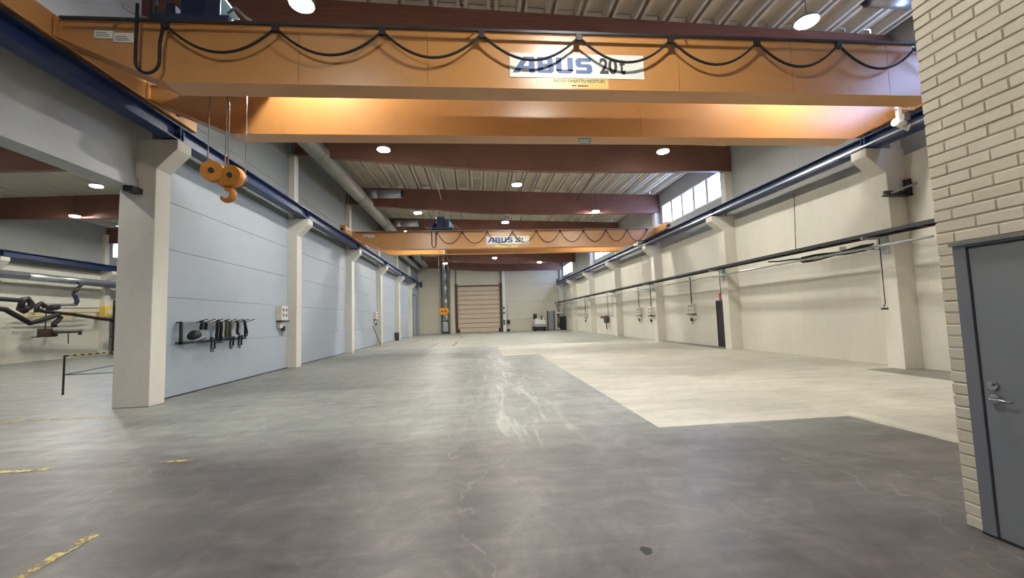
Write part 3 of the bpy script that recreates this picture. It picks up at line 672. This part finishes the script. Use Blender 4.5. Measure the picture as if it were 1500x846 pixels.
# ================================================================== DUCTS AND SERVICES
dz = 8.72
t = thing('ventilation_duct', (-6.0, 35, dz-0.36), 'large round grey duct under the roof along the panel wall', 'duct')
y_ = 11.0
while y_ < 53:
    y2 = min(y_+6.0, 53.0); obj('duct_section', tube(B(), [(-6.25, y_, dz), (-6.25, y2-0.03, dz)], 0.36, 24), 'duct_grey', t)
    obj('duct_collar', tube(B(), [(-6.25, y2-0.10, dz), (-6.25, y2-0.02, dz)], 0.375, 24), 'duct_grey', t); y_ = y2
for i, yy in enumerate((23.7, 31.0, 38.4, 45.7)):
    t = thing('branch_duct', (-5.2, yy, 8.95), 'silver round branch duct %s the large duct, %s past the nearer crane' % ('off', ORD[i]), 'duct', 'branch ducts')
    obj('duct_section', tube(B(), [(-5.86, yy, 9.0), (-5.42, yy, 9.0)], 0.23, 20), 'galvanised', t); obj('duct_section', tube(B(), [(-5.38, yy, 9.0), (-4.1, yy, 9.0)], 0.23, 20), 'galvanised', t)
    obj('duct_cap', tube(B(), [(-4.1, yy, 9.0), (-4.0, yy, 9.0)], 0.2, 20), 'dark_steel', t)
t = thing('ventilation_duct', (-5.3, 46, 7.7), 'narrower grey duct beside the large one past the farther crane', 'duct')
obj('duct_section', tube(B(), [(-6.9, 33, 8.1), (-6.9, 53, 8.1)], 0.25, 18), 'duct_grey', t)
p = at_y(1268, 3, 8.9); t = thing('ventilation_duct', (p.x, 8.9, p.z), 'blue-grey duct end under the roof above the brick corner', 'duct')
obj('duct_section', tube(B(), [(p.x+0.1, 8.9, p.z+0.15), (11.6, 8.9, p.z+0.15)], 0.24, 18), 'galvanised', t); obj('duct_cap', tube(B(), [(p.x, 8.9, p.z+0.15), (p.x+0.1, 8.9, p.z+0.15)], [0.18, 0.24], 18), 'dark_steel', t)
# conduit under the roof beams, seen as a thin oblique line
tag(obj('roof_conduit', tube(B(), [(-1.9, 17.5, 9.35), (-1.9, 24.3, 8.95), (-1.9, 31, 8.9)], 0.04, 6), 'galvanised'), 'thin conduit running under the roof past the first roof beam', 'conduit')
tag(obj('roof_conduit', tube(B(), [(6.3, 17.5, 9.2), (6.3, 24.3, 8.75)], 0.035, 6), 'dark_steel'), 'thin dark conduit under the roof on the window side', 'conduit')

# ---- service rack on the right wall
XP = 10.78; ZP = 3.60
t = thing('cable_ladder', (XP, 31, ZP-0.05), 'dark cable ladder running the length of the window wall', 'cable ladder')
for x in (XP-0.25, XP+0.21): obj('side_rail', sbox(x-0.02, x+0.02, 7.6, 54.2, ZP-0.05, ZP+0.04), 'dark_steel', t)
me = None
for i in range(118):
    if me is None:
        r0 = obj('rung', sbox(XP-0.23, XP+0.19, 7.75, 7.80, ZP-0.03, ZP-0.005), 'dark_steel', t); me = r0.data
    else: inst('rung', me, (XP-0.02, 7.775+i*0.392, ZP-0.03), t)
for j, w_ in enumerate(('nearest the window wall', 'in the middle', 'on the hall side', 'on the outermost hall side')[:3]):
    tag(obj('cable_run', tube(B(), [(XP+0.14-0.07*j, 7.7, ZP+0.028), (XP+0.13-0.07*j, 20, ZP+0.028), (XP+0.145-0.07*j, 36, ZP+0.028), (XP+0.14-0.07*j, 54, ZP+0.028)], 0.032, 8), 'rubber'), 'thick black cable lying on the cable ladder, the one %s' % w_, 'cable', 'cables on the cable ladder')
tag(obj('air_pipe', tube(B(), [(XP-0.12, 8.6, 3.26), (XP-0.12, 54.0, 3.26)], 0.035, 8), 'galvanised'), 'thin grey air pipe below the cable ladder', 'pipe')
for k in range(7):
    y = YR(k)+0.23 if k < 6 else YE-0.37
    t = thing('wall_bracket', (11.1, y, 3.1), 'steel bracket carrying the cable ladder on the column %s from the brick room' % ORD[k], 'bracket', 'cable ladder brackets')
    obj('arm', sbox(XP-0.28, XR-0.55, y-0.03, y+0.03, ZP-0.11, ZP-0.05), 'galvanised', t)
    obj('plate', sbox(XR-0.6, XR-0.58, y-0.12, y+0.12, 3.08, 3.66), 'galvanised', t)
    obj('lower_arm', sbox(XP-0.16, XR-0.59, y-0.02, y+0.02, 3.20, 3.225), 'galvanised', t)
    obj('drop_pipe', tube(B(), [(XP+0.13, y-0.1, 3.5), (XP+0.13, y-0.1, 1.75), (XP+0.08, y-0.1, 1.65)], 0.014, 6), 'dark_steel', t)
    obj('valve', sbox(XP+0.02, XP+0.18, y-0.13, y-0.07, 1.58, 1.63), 'dark_steel', t)
for i, (y0, y1) in enumerate(((10.5, 14.0),)):
    t = thing('cable_bundle', (11.15, 12.2, 3.3), 'coiled bundle of black cables tied below the ladder by the near column', 'cable')
    for j in range(6):
        pts = [(11.06+0.04*math.sin(q*1.3+j), 10.45+q*0.28, 3.34+0.05*math.sin(j*2.1)+0.03*math.sin(q*0.9+j*1.7)-0.012*q*(j == 3)) for q in range(10)]
        obj('cable', tube(B(), pts, 0.028, 6), 'rubber', t)
    obj('cable', tube(B(), [(11.1, 12.9, 3.36), (11.15, 13.5, 3.42), (11.15, 14.1, 3.44), (11.1, 14.6, 3.50)], 0.03, 6), 'rubber', t)
    obj('strap', sbox(11.0, 11.2, 11.4, 11.44, 3.28, 3.5), 'galvanised', t)
# wires hanging down the wall
for i, (px, y0, y1) in enumerate(((1163, 284, 372), (900, 372, 420), (939, 375, 402))):
    a = at_x(px, y0, 11.6); b = at_x(px+3, y1, 11.6)
    tag(obj('wall_wire', tube(B(), [a, b], 0.012, 5), 'rubber'), 'thin black wire down the window wall %s' % ('above the cable bundle', 'near the end wall columns', 'by the farther crane')[i], 'wire')
# bracket with bars on the near column
t = thing('steel_rack_arm', (11.4, 10.0, 4.6), 'black steel arm with tube held out from the column by the brick room', 'bracket')
obj('arm', sbox(10.95, 12.4-0.7, 9.86, 9.92, 4.66, 4.74), 'black', t); obj('arm', sbox(10.95, 11.7, 9.80, 9.96, 4.60, 4.64), 'black', t)
obj('tube', tube(B(), [(11.1, 9.84, 4.66), (11.72, 9.7, 4.9)], 0.03, 8), 'galvanised', t); obj('post', sbox(11.6, 11.68, 9.8, 9.94, 4.6, 5.05), 'black', t)

# ---- socket boxes
def power_box(p, sx, label, group, rod=None):
    x, y, z = p; t = thing('socket_box', (x+sx*0.1, y, z), label, 'socket box', group)
    bd = obj('body', sbox(x, x+sx*0.20, y-0.26, y+0.26, z, z+0.55, 0.012), 'box_cream', t)
    for i in range(2):
        for j in range(2): obj('socket', tube(B(), [(x+sx*0.2, y-0.12+0.24*i, z+0.2+0.2*j), (x+sx*0.225, y-0.12+0.24*i, z+0.2+0.2*j)], 0.06, 12), 'screen_grey', bd)
    obj('shelf', sbox(x, x+sx*0.24, y-0.28, y+0.28, z-0.05, z), 'black', t)
    obj('lower_box', sbox(x, x+sx*0.12, y-0.2, y+0.14, z-0.28, z-0.05), 'box_cream', t)
    obj('plug', sbox(x+sx*0.06, x+sx*0.16, y+0.0, y+0.13, z-0.40, z-0.22), 'black', t)
    obj('plug_lead', tube(B(), [(x+sx*0.1, y+0.05, z-0.4), (x+sx*0.1, y+0.02, z-0.55)], 0.015, 6), 'black', t)
    if rod: obj('drop_rod', tube(B(), [(x+sx*0.1, y, z+0.55), (x+sx*0.1, y, rod)], 0.03, 8), 'dark_steel', t)
    return t
gb = 'socket boxes'
power_box((XL, 16.45, 1.86), 1, 'cream socket box on the grey panel wall past the sling rack', gb)
power_box((XL, 31.2, 1.92), 1, 'cream socket box far along the grey panel wall', gb)
power_box((XR-0.05, 21.3, 1.62), -1, 'socket box hanging near the dark doorway on the window wall', gb, 3.6)
power_box((XR-0.05, 28.5, 1.62), -1, 'socket box on the window wall one bay past the dark doorway', gb, 3.6)
power_box((XR-0.58, 25.25, 1.58), -1, 'socket box fixed to a column of the window wall', gb, 3.5)
power_box((XR-0.05, 43.0, 1.5), -1, 'socket box on the window wall near the end wall', gb, 3.6)
t = thing('hose_reel', (11.6, 35.6, 1.1), 'dark hose reel on the window wall under a hanging lead', 'hose reel')
obj('drum', tube(B(), [(11.3, 35.6, 1.35), (11.62, 35.6, 1.35)], 0.33, 20), 'brown_steel', t); obj('arm', sbox(11.2, 11.7, 36.2, 36.5, 1.45, 1.62), 'brown_steel', t); obj('hose_end', tube(B(), [(11.4, 35.5, 1.1), (11.4, 35.4, 0.5)], 0.04, 6), 'rubber', t)
obj('lead', tube(B(), [(11.5, 35.2, 3.6), (11.5, 35.1, 1.7)], 0.02, 6), 'rubber', t)
t = thing('fire_sign', (XR-0.05, 18.75, 2.26), 'small red sign with white bar above the dark doorway', 'sign')
sg = obj('plate', sbox(XR-0.065, XR-0.045, 18.45, 18.88, 2.24, 2.56), 'red', t); obj('white_bar', sbox(XR-0.068, XR-0.065, 18.62, 18.68, 2.28, 2.52), 'sign_white', sg)
# floor-standing odds by the walls
tag(obj('leaning_rod', tube(B(), [(-7.41, 30.6, 1.45), (-7.1, 31.6, 0.0)], 0.025, 6), 'dark_steel'), 'thin dark rod leaning on the grey panel wall', 'rod')
t = thing('waste_bin', (-7.25, 38.6, 0), 'small grey bin standing against a column of the panel wall', 'bin'); obj('body', tube(B(), [(-7.22, 38.7, 0), (-7.22, 38.7, 0.7)], [.16, .2], 14), 'dark_steel', t); obj('rim', tube(B(), [(-7.22, 38.7, 0.7), (-7.22, 38.7, 0.73)], 0.21, 14), 'black', t)

# ---- sling rack on the panel wall
t = thing('sling_rack', (XL+0.1, 12.3, 1.28), 'dark steel sling rack on the panel wall beside the wide column', 'rack')
RX = XL+0.14
for y in (10.98, 12.42, 13.86):
    obj('side_post', sbox(RX-0.05, RX, y, y+0.06, 1.28, 1.84), 'dark_steel', t)
    for z in (1.30, 1.80): obj('wall_stay', sbox(XL, RX-0.05, y+0.01, y+0.05, z, z+0.03), 'dark_steel', t)
obj('upper_rail', sbox(RX-0.06, RX, 10.98, 13.92, 1.78, 1.84), 'galvanised', t); obj('lower_rail', sbox(RX-0.06, RX, 10.98, 13.92, 1.28, 1.34), 'dark_steel', t)
HK = []
for i in range(8):
    y = 11.5+i*0.33; obj('hook_arm', bar(B(), (RX-0.02, y, 1.80), (RX+0.30, y, 1.90), 0.012), 'dark_steel', t); HK.append(y)
for y in (11.5, 11.94, 12.36, 12.80, 13.23):
    obj('hook_arm', bar(B(), (RX-0.02, y, 1.31), (RX+0.28, y, 1.40), 0.012), 'dark_steel', t)
def strap(y, ztop, L, w, mat, label, x=RX+0.16, twist=0.0, ends=True, n=2):
    t = thing('lifting_sling', (x, y, ztop-L), label, 'sling', 'slings on the rack')
    for j in range(n):
        yy = y+(j-(n-1)/2)*w*0.9; xx = x+0.05*(j % 2)
        pts = [(xx, yy, ztop), (xx+0.006, yy+0.004+twist*.2, ztop-L*0.35), (xx-0.004, yy-0.006+twist*.8, ztop-L*0.7), (xx, yy+twist, ztop-L)]
        b_ = B()
        tube(b_, pts, w/2, 6, True, 0.35); obj('strap', b_, mat, t)
    bt = tube(B(), [(x+0.03*math.cos(a), y-w*0.5, ztop+0.012+0.03*math.sin(a)) for a in [math.pi*i/5 for i in range(6)]], w*0.35, 5); obj('eye', bt, mat, t)
    if ends:
        for j in range(n):
            yy = y+(j-(n-1)/2)*w*1.1+twist
            obj('shackle', tube(B(), [(x, yy+0.035*math.cos(a), ztop-L-0.04+0.045*math.sin(a)) for a in [2*math.pi*i/10 for i in range(11)]], 0.011, 6), 'dark_steel', t)
    return t
strap(HK[0]+0.03, 1.80, 0.18, 0.10, 'black', 'short black sling pad on the first upper hook of the rack', ends=False)
strap(HK[2]+0.07, 1.82, 0.50, 0.10, 'black', 'long bundle of black slings on the middle of the rack', n=3)
strap(HK[3]+0.12, 1.82, 0.42, 0.10, 'olive', 'olive green sling beside the black bundle', n=2)
strap(HK[5]-0.02, 1.80, 0.34, 0.09, 'black', 'narrow black strap between the thin loop and the last slings', ends=False, n=1)
strap(HK[6]+0.02, 1.82, 0.36, 0.09, 'black', 'black sling hanging askew on the last hooks of the rack', twist=0.14, n=1)
strap(HK[0]+0.44, 1.36, 0.26, 0.06, 'dark_steel', 'dark chain sling on the lower rail near the black bag', n=2)
strap(HK[4]-0.02, 1.38, 0.26, 0.06, 'dark_steel', 'pair of hooks hanging low beside the olive sling', n=2)
strap(HK[5]+0.08, 1.42, 0.30, 0.06, 'black', 'pair of black chain hooks at the end of the lower rail', n=2)
tag(obj('wire_loop', tube(B(), [(RX+0.16, HK[4]+0.07*math.cos(a), 1.70+0.14*math.sin(a)) for a in [2*math.pi*i/16 for i in range(17)]], 0.008, 5), 'steel'), 'thin pale wire loop on an upper hook of the rack', 'loop')
b_ = B(); bmesh.ops.create_uvsphere(b_, u_segments=14, v_segments=9, radius=0.17, matrix=Matrix.Translation((RX+0.12, 11.28, 1.47)) @ Matrix.Diagonal((0.8, 1.15, 0.75, 1)))
for v in b_.verts: v.co.z += 0.03*math.sin(9*v.co.y); v.co.z = max(v.co.z, 1.345)
for f_ in b_.faces: f_.smooth = True
tag(obj('sling_bag', b_, 'black'), 'round black bag lying in the end of the sling rack', 'bag')

# ================================================================== END WALL
t = thing('end_wall_duct', (-3.95, 54.5, 0), 'tall silver duct standing on the end wall left of the door', 'duct')
for a, b in ((0.25, 1.6), (1.7, 3.3), (3.32, 5.0), (5.02, 6.8), (6.82, 8.5)):
    obj('duct_section', tube(B(), [(-3.95, 54.45, a), (-3.95, 54.45, b)], 0.33, 20), 'galvanised', t)
for x in (-4.42, -3.48): obj('side_rail', sbox(x-0.05, x+0.05, 54.35, 54.9, 0, 8.7), 'dark_steel', t)
obj('base_box', sbox(-4.3, -3.6, 54.1, 54.85, 0.25, 1.55, 0.02), 'galvanised', t); obj('base_frame', sbox(-4.4, -3.5, 54.1, 54.85, 0, 0.22), 'dark_steel', t); obj('duct_cap', tube(B(), [(-3.95, 54.45, 8.5), (-3.95, 54.45, 8.8)], 0.28, 16), 'dark_steel', t)
struct('trim_2', sbox(-3.25, -2.72, 54.6, 54.96, 0, 8.8), 'end_cream', 'cream pier left of the sectional door'); struct('trim_3', sbox(3.58, 3.98, 54.6, 54.96, 0, 8.8), 'white_paint', 'white pier right of the sectional door')
t = thing('door_control', (3.9, 54.55, 0.9), 'dark door control boxes on the white pier', 'control box')
for z in (0.9, 1.25, 2.3, 3.0): obj('box', sbox(3.62, 3.82, 54.48, 54.6, z, z+0.28), 'dark_steel', t)
t = thing('control_cabinet', (4.3, 54.7, 1.0), 'small black control cabinet right of the white pier', 'control box')
obj('body', sbox(4.08, 4.5, 54.55, 54.92, 1.0, 1.5), 'black', t); obj('conduit', tube(B(), [(4.2, 54.85, 1.5), (4.2, 54.85, 8.5)], 0.04, 6), 'white_paint', t); obj('lower_box', sbox(4.05, 4.45, 54.5, 54.92, 0.0, 0.35), 'black', t)
for i, x in enumerate((-1.2, 1.0, 4.6)):
    t = thing('roof_vent', (x, 54.3, 8.75), 'long black slot vent under the roof by the end wall, %s from the duct' % ORD[i], 'vent', 'slot vents'); obj('body', sbox(x-0.85, x+0.85, 54.2, 54.9, 8.72, 8.98), 'black', t); obj('edge', sbox(x-0.9, x+0.9, 54.16, 54.2, 8.70, 8.74), 'brown_steel', t)
# sweeping machine
t = thing('sweeping_machine', (8.2, 53.2, 0), 'white ride-on sweeping machine parked by the end wall', 'machine')
obj('chassis', sbox(7.35, 9.0, 52.6, 54.2, 0.12, 0.55, 0.03), 'black', t)
obj('body', sbox(7.5, 8.9, 52.5, 54.0, 0.55, 1.15, 0.06), 'white_paint', t); obj('hood', prism(B(), [(7.55, 1.15), (8.85, 1.15), (8.85, 1.38), (8.1, 1.42), (7.9, 1.62), (7.6, 1.58)], 'y', 52.6, 53.7), 'white_paint', t)
obj('bumper', sbox(7.45, 8.95, 52.42, 52.5, 0.75, 0.82), 'dark_steel', t)
st = obj('seat', sbox(7.5, 8.0, 53.0, 53.7, 1.45, 1.6, 0.03), 'black', t); obj('seat_back', sbox(7.48, 7.95, 53.5, 53.65, 1.6, 2.2, 0.04), 'black', t)
obj('steering_post', tube(B(), [(8.45, 53.2, 1.3), (8.5, 53.0, 1.85)], 0.05, 8), 'black', t); obj('steering_wheel', tube(B(), [(8.5+0.2*math.cos(a), 53.0-0.08*math.sin(a), 1.87+0.16*math.sin(a)) for a in [2*math.pi*i/14 for i in range(15)]], 0.03, 6), 'black', t); obj('mast', sbox(8.72, 8.8, 53.4, 53.5, 1.3, 2.1), 'white_paint', t)
for x in (7.6, 8.75):
    for y in (52.75, 53.9): obj('wheel', tube(B(), [(x-0.1, y, 0.2), (x+0.1, y, 0.2)], 0.2, 16), 'rubber', t)
# folding screen, shelf unit, black cabinet
t = thing('folding_screen', (9.9, 53.6, 0), 'tall grey folding screen with dark posts next to the white machine', 'screen')
for i in range(4): obj('leaf', sbox(9.42+i*0.2, 9.60+i*0.2, 53.5+0.05*(i % 2), 53.55+0.05*(i % 2), 0.08, 2.5), 'screen_grey', t)
for x in (9.36, 10.24): obj('post', sbox(x-0.06, x+0.06, 53.45, 53.62, 0, 2.55), 'black', t)
t = thing('workbench_cabinet', (10.7, 54.2, 0), 'cream cabinet with a white top shelf between screen and black cabinet', 'cabinet')
obj('side', sbox(10.32, 10.62, 53.7, 54.6, 0, 2.45), 'box_cream', t); obj('top_shelf', sbox(10.6, 11.65, 53.95, 54.3, 2.15, 2.32), 'white_paint', t); obj('shelf_edge', sbox(10.62, 11.0, 53.92, 53.95, 1.95, 2.12), 'black', t); obj('foot', sbox(10.64, 10.98, 53.5, 54.2, 0, 0.3), 'box_cream', t); obj('lamp_arm', sbox(10.8, 10.9, 53.5, 53.7, 0.3, 1.0), 'dark_steel', t)
t = thing('tool_cabinet', (11.4, 53.3, 0), 'black tool cabinet with pale drawer lines in the corner', 'cabinet')
obj('body', sbox(11.05, 11.68, 53.0, 53.9, 0.1, 1.75), 'black', t)
for i in range(4): obj('drawer', sbox(11.08, 11.65, 52.96, 53.0, 0.14+i*0.4, 0.50+i*0.4), 'black', t); 
obj('plinth', sbox(11.0, 11.70, 52.95, 53.9, 0, 0.1), 'dark_steel', t); obj('top', sbox(11.02, 11.70, 52.97, 53.9, 1.75, 1.79), 'steel', t)

# ================================================================== NEXT BAY
XO = XLL+0.9
t = thing('supply_duct', (XO, 28, 4.7), 'long silver duct along the outer wall of the next bay', 'duct')
for a in range(14, 38, 6): obj('duct_section', tube(B(), [(XO, a, 4.98), (XO, a+5.95, 4.98)], 0.23, 18), 'galvanised', t)
def lp(px, py, X=-24.0): return at_x(px, py, X)
t = thing('extraction_arm', lp(30, 440), 'black extraction hose with an angled elbow in the next bay', 'extraction arm')
obj('hose', tube(B(), [lp(-30, 449), lp(8, 453), lp(44, 473), lp(66, 467), lp(84, 461), lp(89, 465), lp(84, 470), lp(79, 474), lp(79, 479)], 0.13, 10), 'rubber', t)
obj('support_tube', tube(B(), [lp(-30, 435), lp(8, 438), lp(34, 440)], 0.12, 10), 'dark_steel', t)
obj('joint', tube(B(), [lp(30, 449), lp(34, 438), lp(40, 437), lp(46, 444), lp(42, 452)], 0.14, 10), 'dark_steel', t); obj('clamp', tube(B(), [lp(30, 450), lp(38, 454)], 0.22, 8), 'black', t)
def lp(px, py, X=-25.2): return at_x(px, py, X)
t = thing('extraction_arm', lp(110, 462), 'black extraction hose reaching towards the yellow box in the next bay', 'extraction arm')
obj('hose', tube(B(), [lp(55, 453), lp(65, 456), lp(105, 460), lp(150, 467), lp(182, 470)], 0.10, 10), 'rubber', t)
obj('joint', tube(B(), [lp(54, 457), lp(54, 447), lp(60, 444), lp(66, 449)], 0.13, 10), 'dark_steel', t); obj('support_tube', tube(B(), [lp(66, 446), lp(90, 446), lp(110, 446)], 0.09, 10), 'duct_grey', t); obj('elbow', tube(B(), [lp(110, 446), lp(113, 441), lp(110, 433), lp(108, 428)], 0.12, 10), 'navy', t); obj('riser', tube(B(), [lp(109, 428), lp(119, 417)], 0.10, 8), 'dark_steel', t); q_ = lp(119, 417); obj('duct_branch', tube(B(), [q_, (XO+0.27, q_.y+0.02, 4.85)], 0.06, 8), 'dark_steel', t); obj('clamp', tube(B(), [lp(72, 450), lp(84, 449)], 0.2, 8), 'dark_steel', t)
for i, py in enumerate((450, 456, 462)):
    a, b = lp(30, py+1, -25.9), lp(144, py+1, -25.9); tag(obj('yellow_pipe' if i == 1 else 'wall_pipe', tube(B(), [a, b], 0.045, 6), 'yellow' if i > 0 else 'galvanised'), ('thin grey pipe on the outer wall of the next bay', 'upper yellow pipe on the outer wall of the next bay', 'lower yellow pipe on the outer wall of the next bay')[i], 'pipe')
p = lp(156, 456, -26.05); t = thing('yellow_box', (p.x, p.y, p.z-0.35), 'yellow box on the column of the next bay', 'box'); obj('body', sbox(p.x-0.22, p.x+0.15, p.y-0.30, p.y+0.3, p.z-0.35, p.z+0.35), 'yellow', t); obj('cover', sbox(p.x+0.15, p.x+0.19, p.y-0.15, p.y+0.2, p.z-0.2, p.z+0.15), 'box_cream', t)
p = lp(66, 486, -25.6); t = thing('hose_reel', (p.x, p.y, p.z-0.3), 'small brown and white reel hanging on the outer wall of the next bay', 'hose reel'); obj('body', sbox(p.x-0.2, p.x+0.2, p.y-0.25, p.y+0.25, p.z-0.25, p.z+0.2), 'brown_steel', t); obj('base', sbox(p.x-0.25, p.x+0.25, p.y-0.5, p.y+0.4, p.z-0.3, p.z-0.25), 'black', t); obj('rod', tube(B(), [(p.x, p.y, p.z+0.2), (p.x, p.y, 3.4)], 0.03, 6), 'dark_steel', t); obj('bracket', sbox(XLL+0.06, p.x+0.05, p.y-0.04, p.y+0.04, 3.34, 3.42), 'dark_steel', t)
a, b, c_ = lp(80, 489, -25), lp(82, 486, -25), lp(118, 486, -25); t = thing('hanging_bracket', a, 'thin black arm with a hanging rod on the outer wall of the next bay', 'bracket'); obj('arm', tube(B(), [b, c_], 0.04, 6), 'black', t); obj('hub', tube(B(), [lp(80, 492, -25), lp(80, 484, -25)], 0.14, 8), 'black', t); q_ = lp(112, 486, -25); obj('wall_stay', sbox(XLL+0.06, -25, q_.y-0.05, q_.y+0.05, q_.z-0.05, q_.z+0.05), 'dark_steel', t); obj('rod', tube(B(), [lp(100, 487, -25), lp(100, 503, -25)], 0.025, 6), 'black', t); obj('end_knob', tube(B(), [lp(117, 490, -25), lp(118, 484, -25)], 0.09, 8), 'dark_steel', t)
t = thing('pallet_rack', (-25.2, 33.2, 0), 'dark shelving behind the column of the next bay', 'shelving')
for z in (1.2, 2.3, 3.3): obj('shelf', sbox(-26.2, -24.6, 32.2, 35.5, z, z+0.12), 'black', t)
for x in (-26.1, -24.7):
    for y in (32.3, 35.4): obj('upright', sbox(x-0.05, x+0.05, y-0.05, y+0.05, 0, 3.9), 'dark_steel', t)
# barrier with striped rope
t = thing('barrier', (-11.05, 12.2, 0), 'thin dark barrier post with striped rail beside the wide column', 'barrier')
p1 = Vector((-11.05, 12.2, 0)); p2 = at_z(178, 514.5, 1.03); p2.z = 0
obj('post', sbox(p1.x-0.016, p1.x+0.016, p1.y-0.016, p1.y+0.016, 0, 1.05), 'dark_steel', t); obj('post', sbox(p2.x-0.016, p2.x+0.016, p2.y-0.016, p2.y+0.016, 0, 1.05), 'dark_steel', t)
for i in range(16):
    a = p1.lerp(p2, i/16)+Vector((0, 0, 1.03)); b = p1.lerp(p2, (i+1)/16)+Vector((0, 0, 1.03)); obj('rail_stripe', tube(B(), [a, b], 0.022, 6), 'yellow' if i % 2 else 'black', t)
for z in (0.55, 0.5): obj('lower_rail', tube(B(), [p1+Vector((0, 0, 0.53)), p2+Vector((0, 0, z+0.1 if z > .52 else z-.1))], 0.012, 6), 'dark_steel', t)
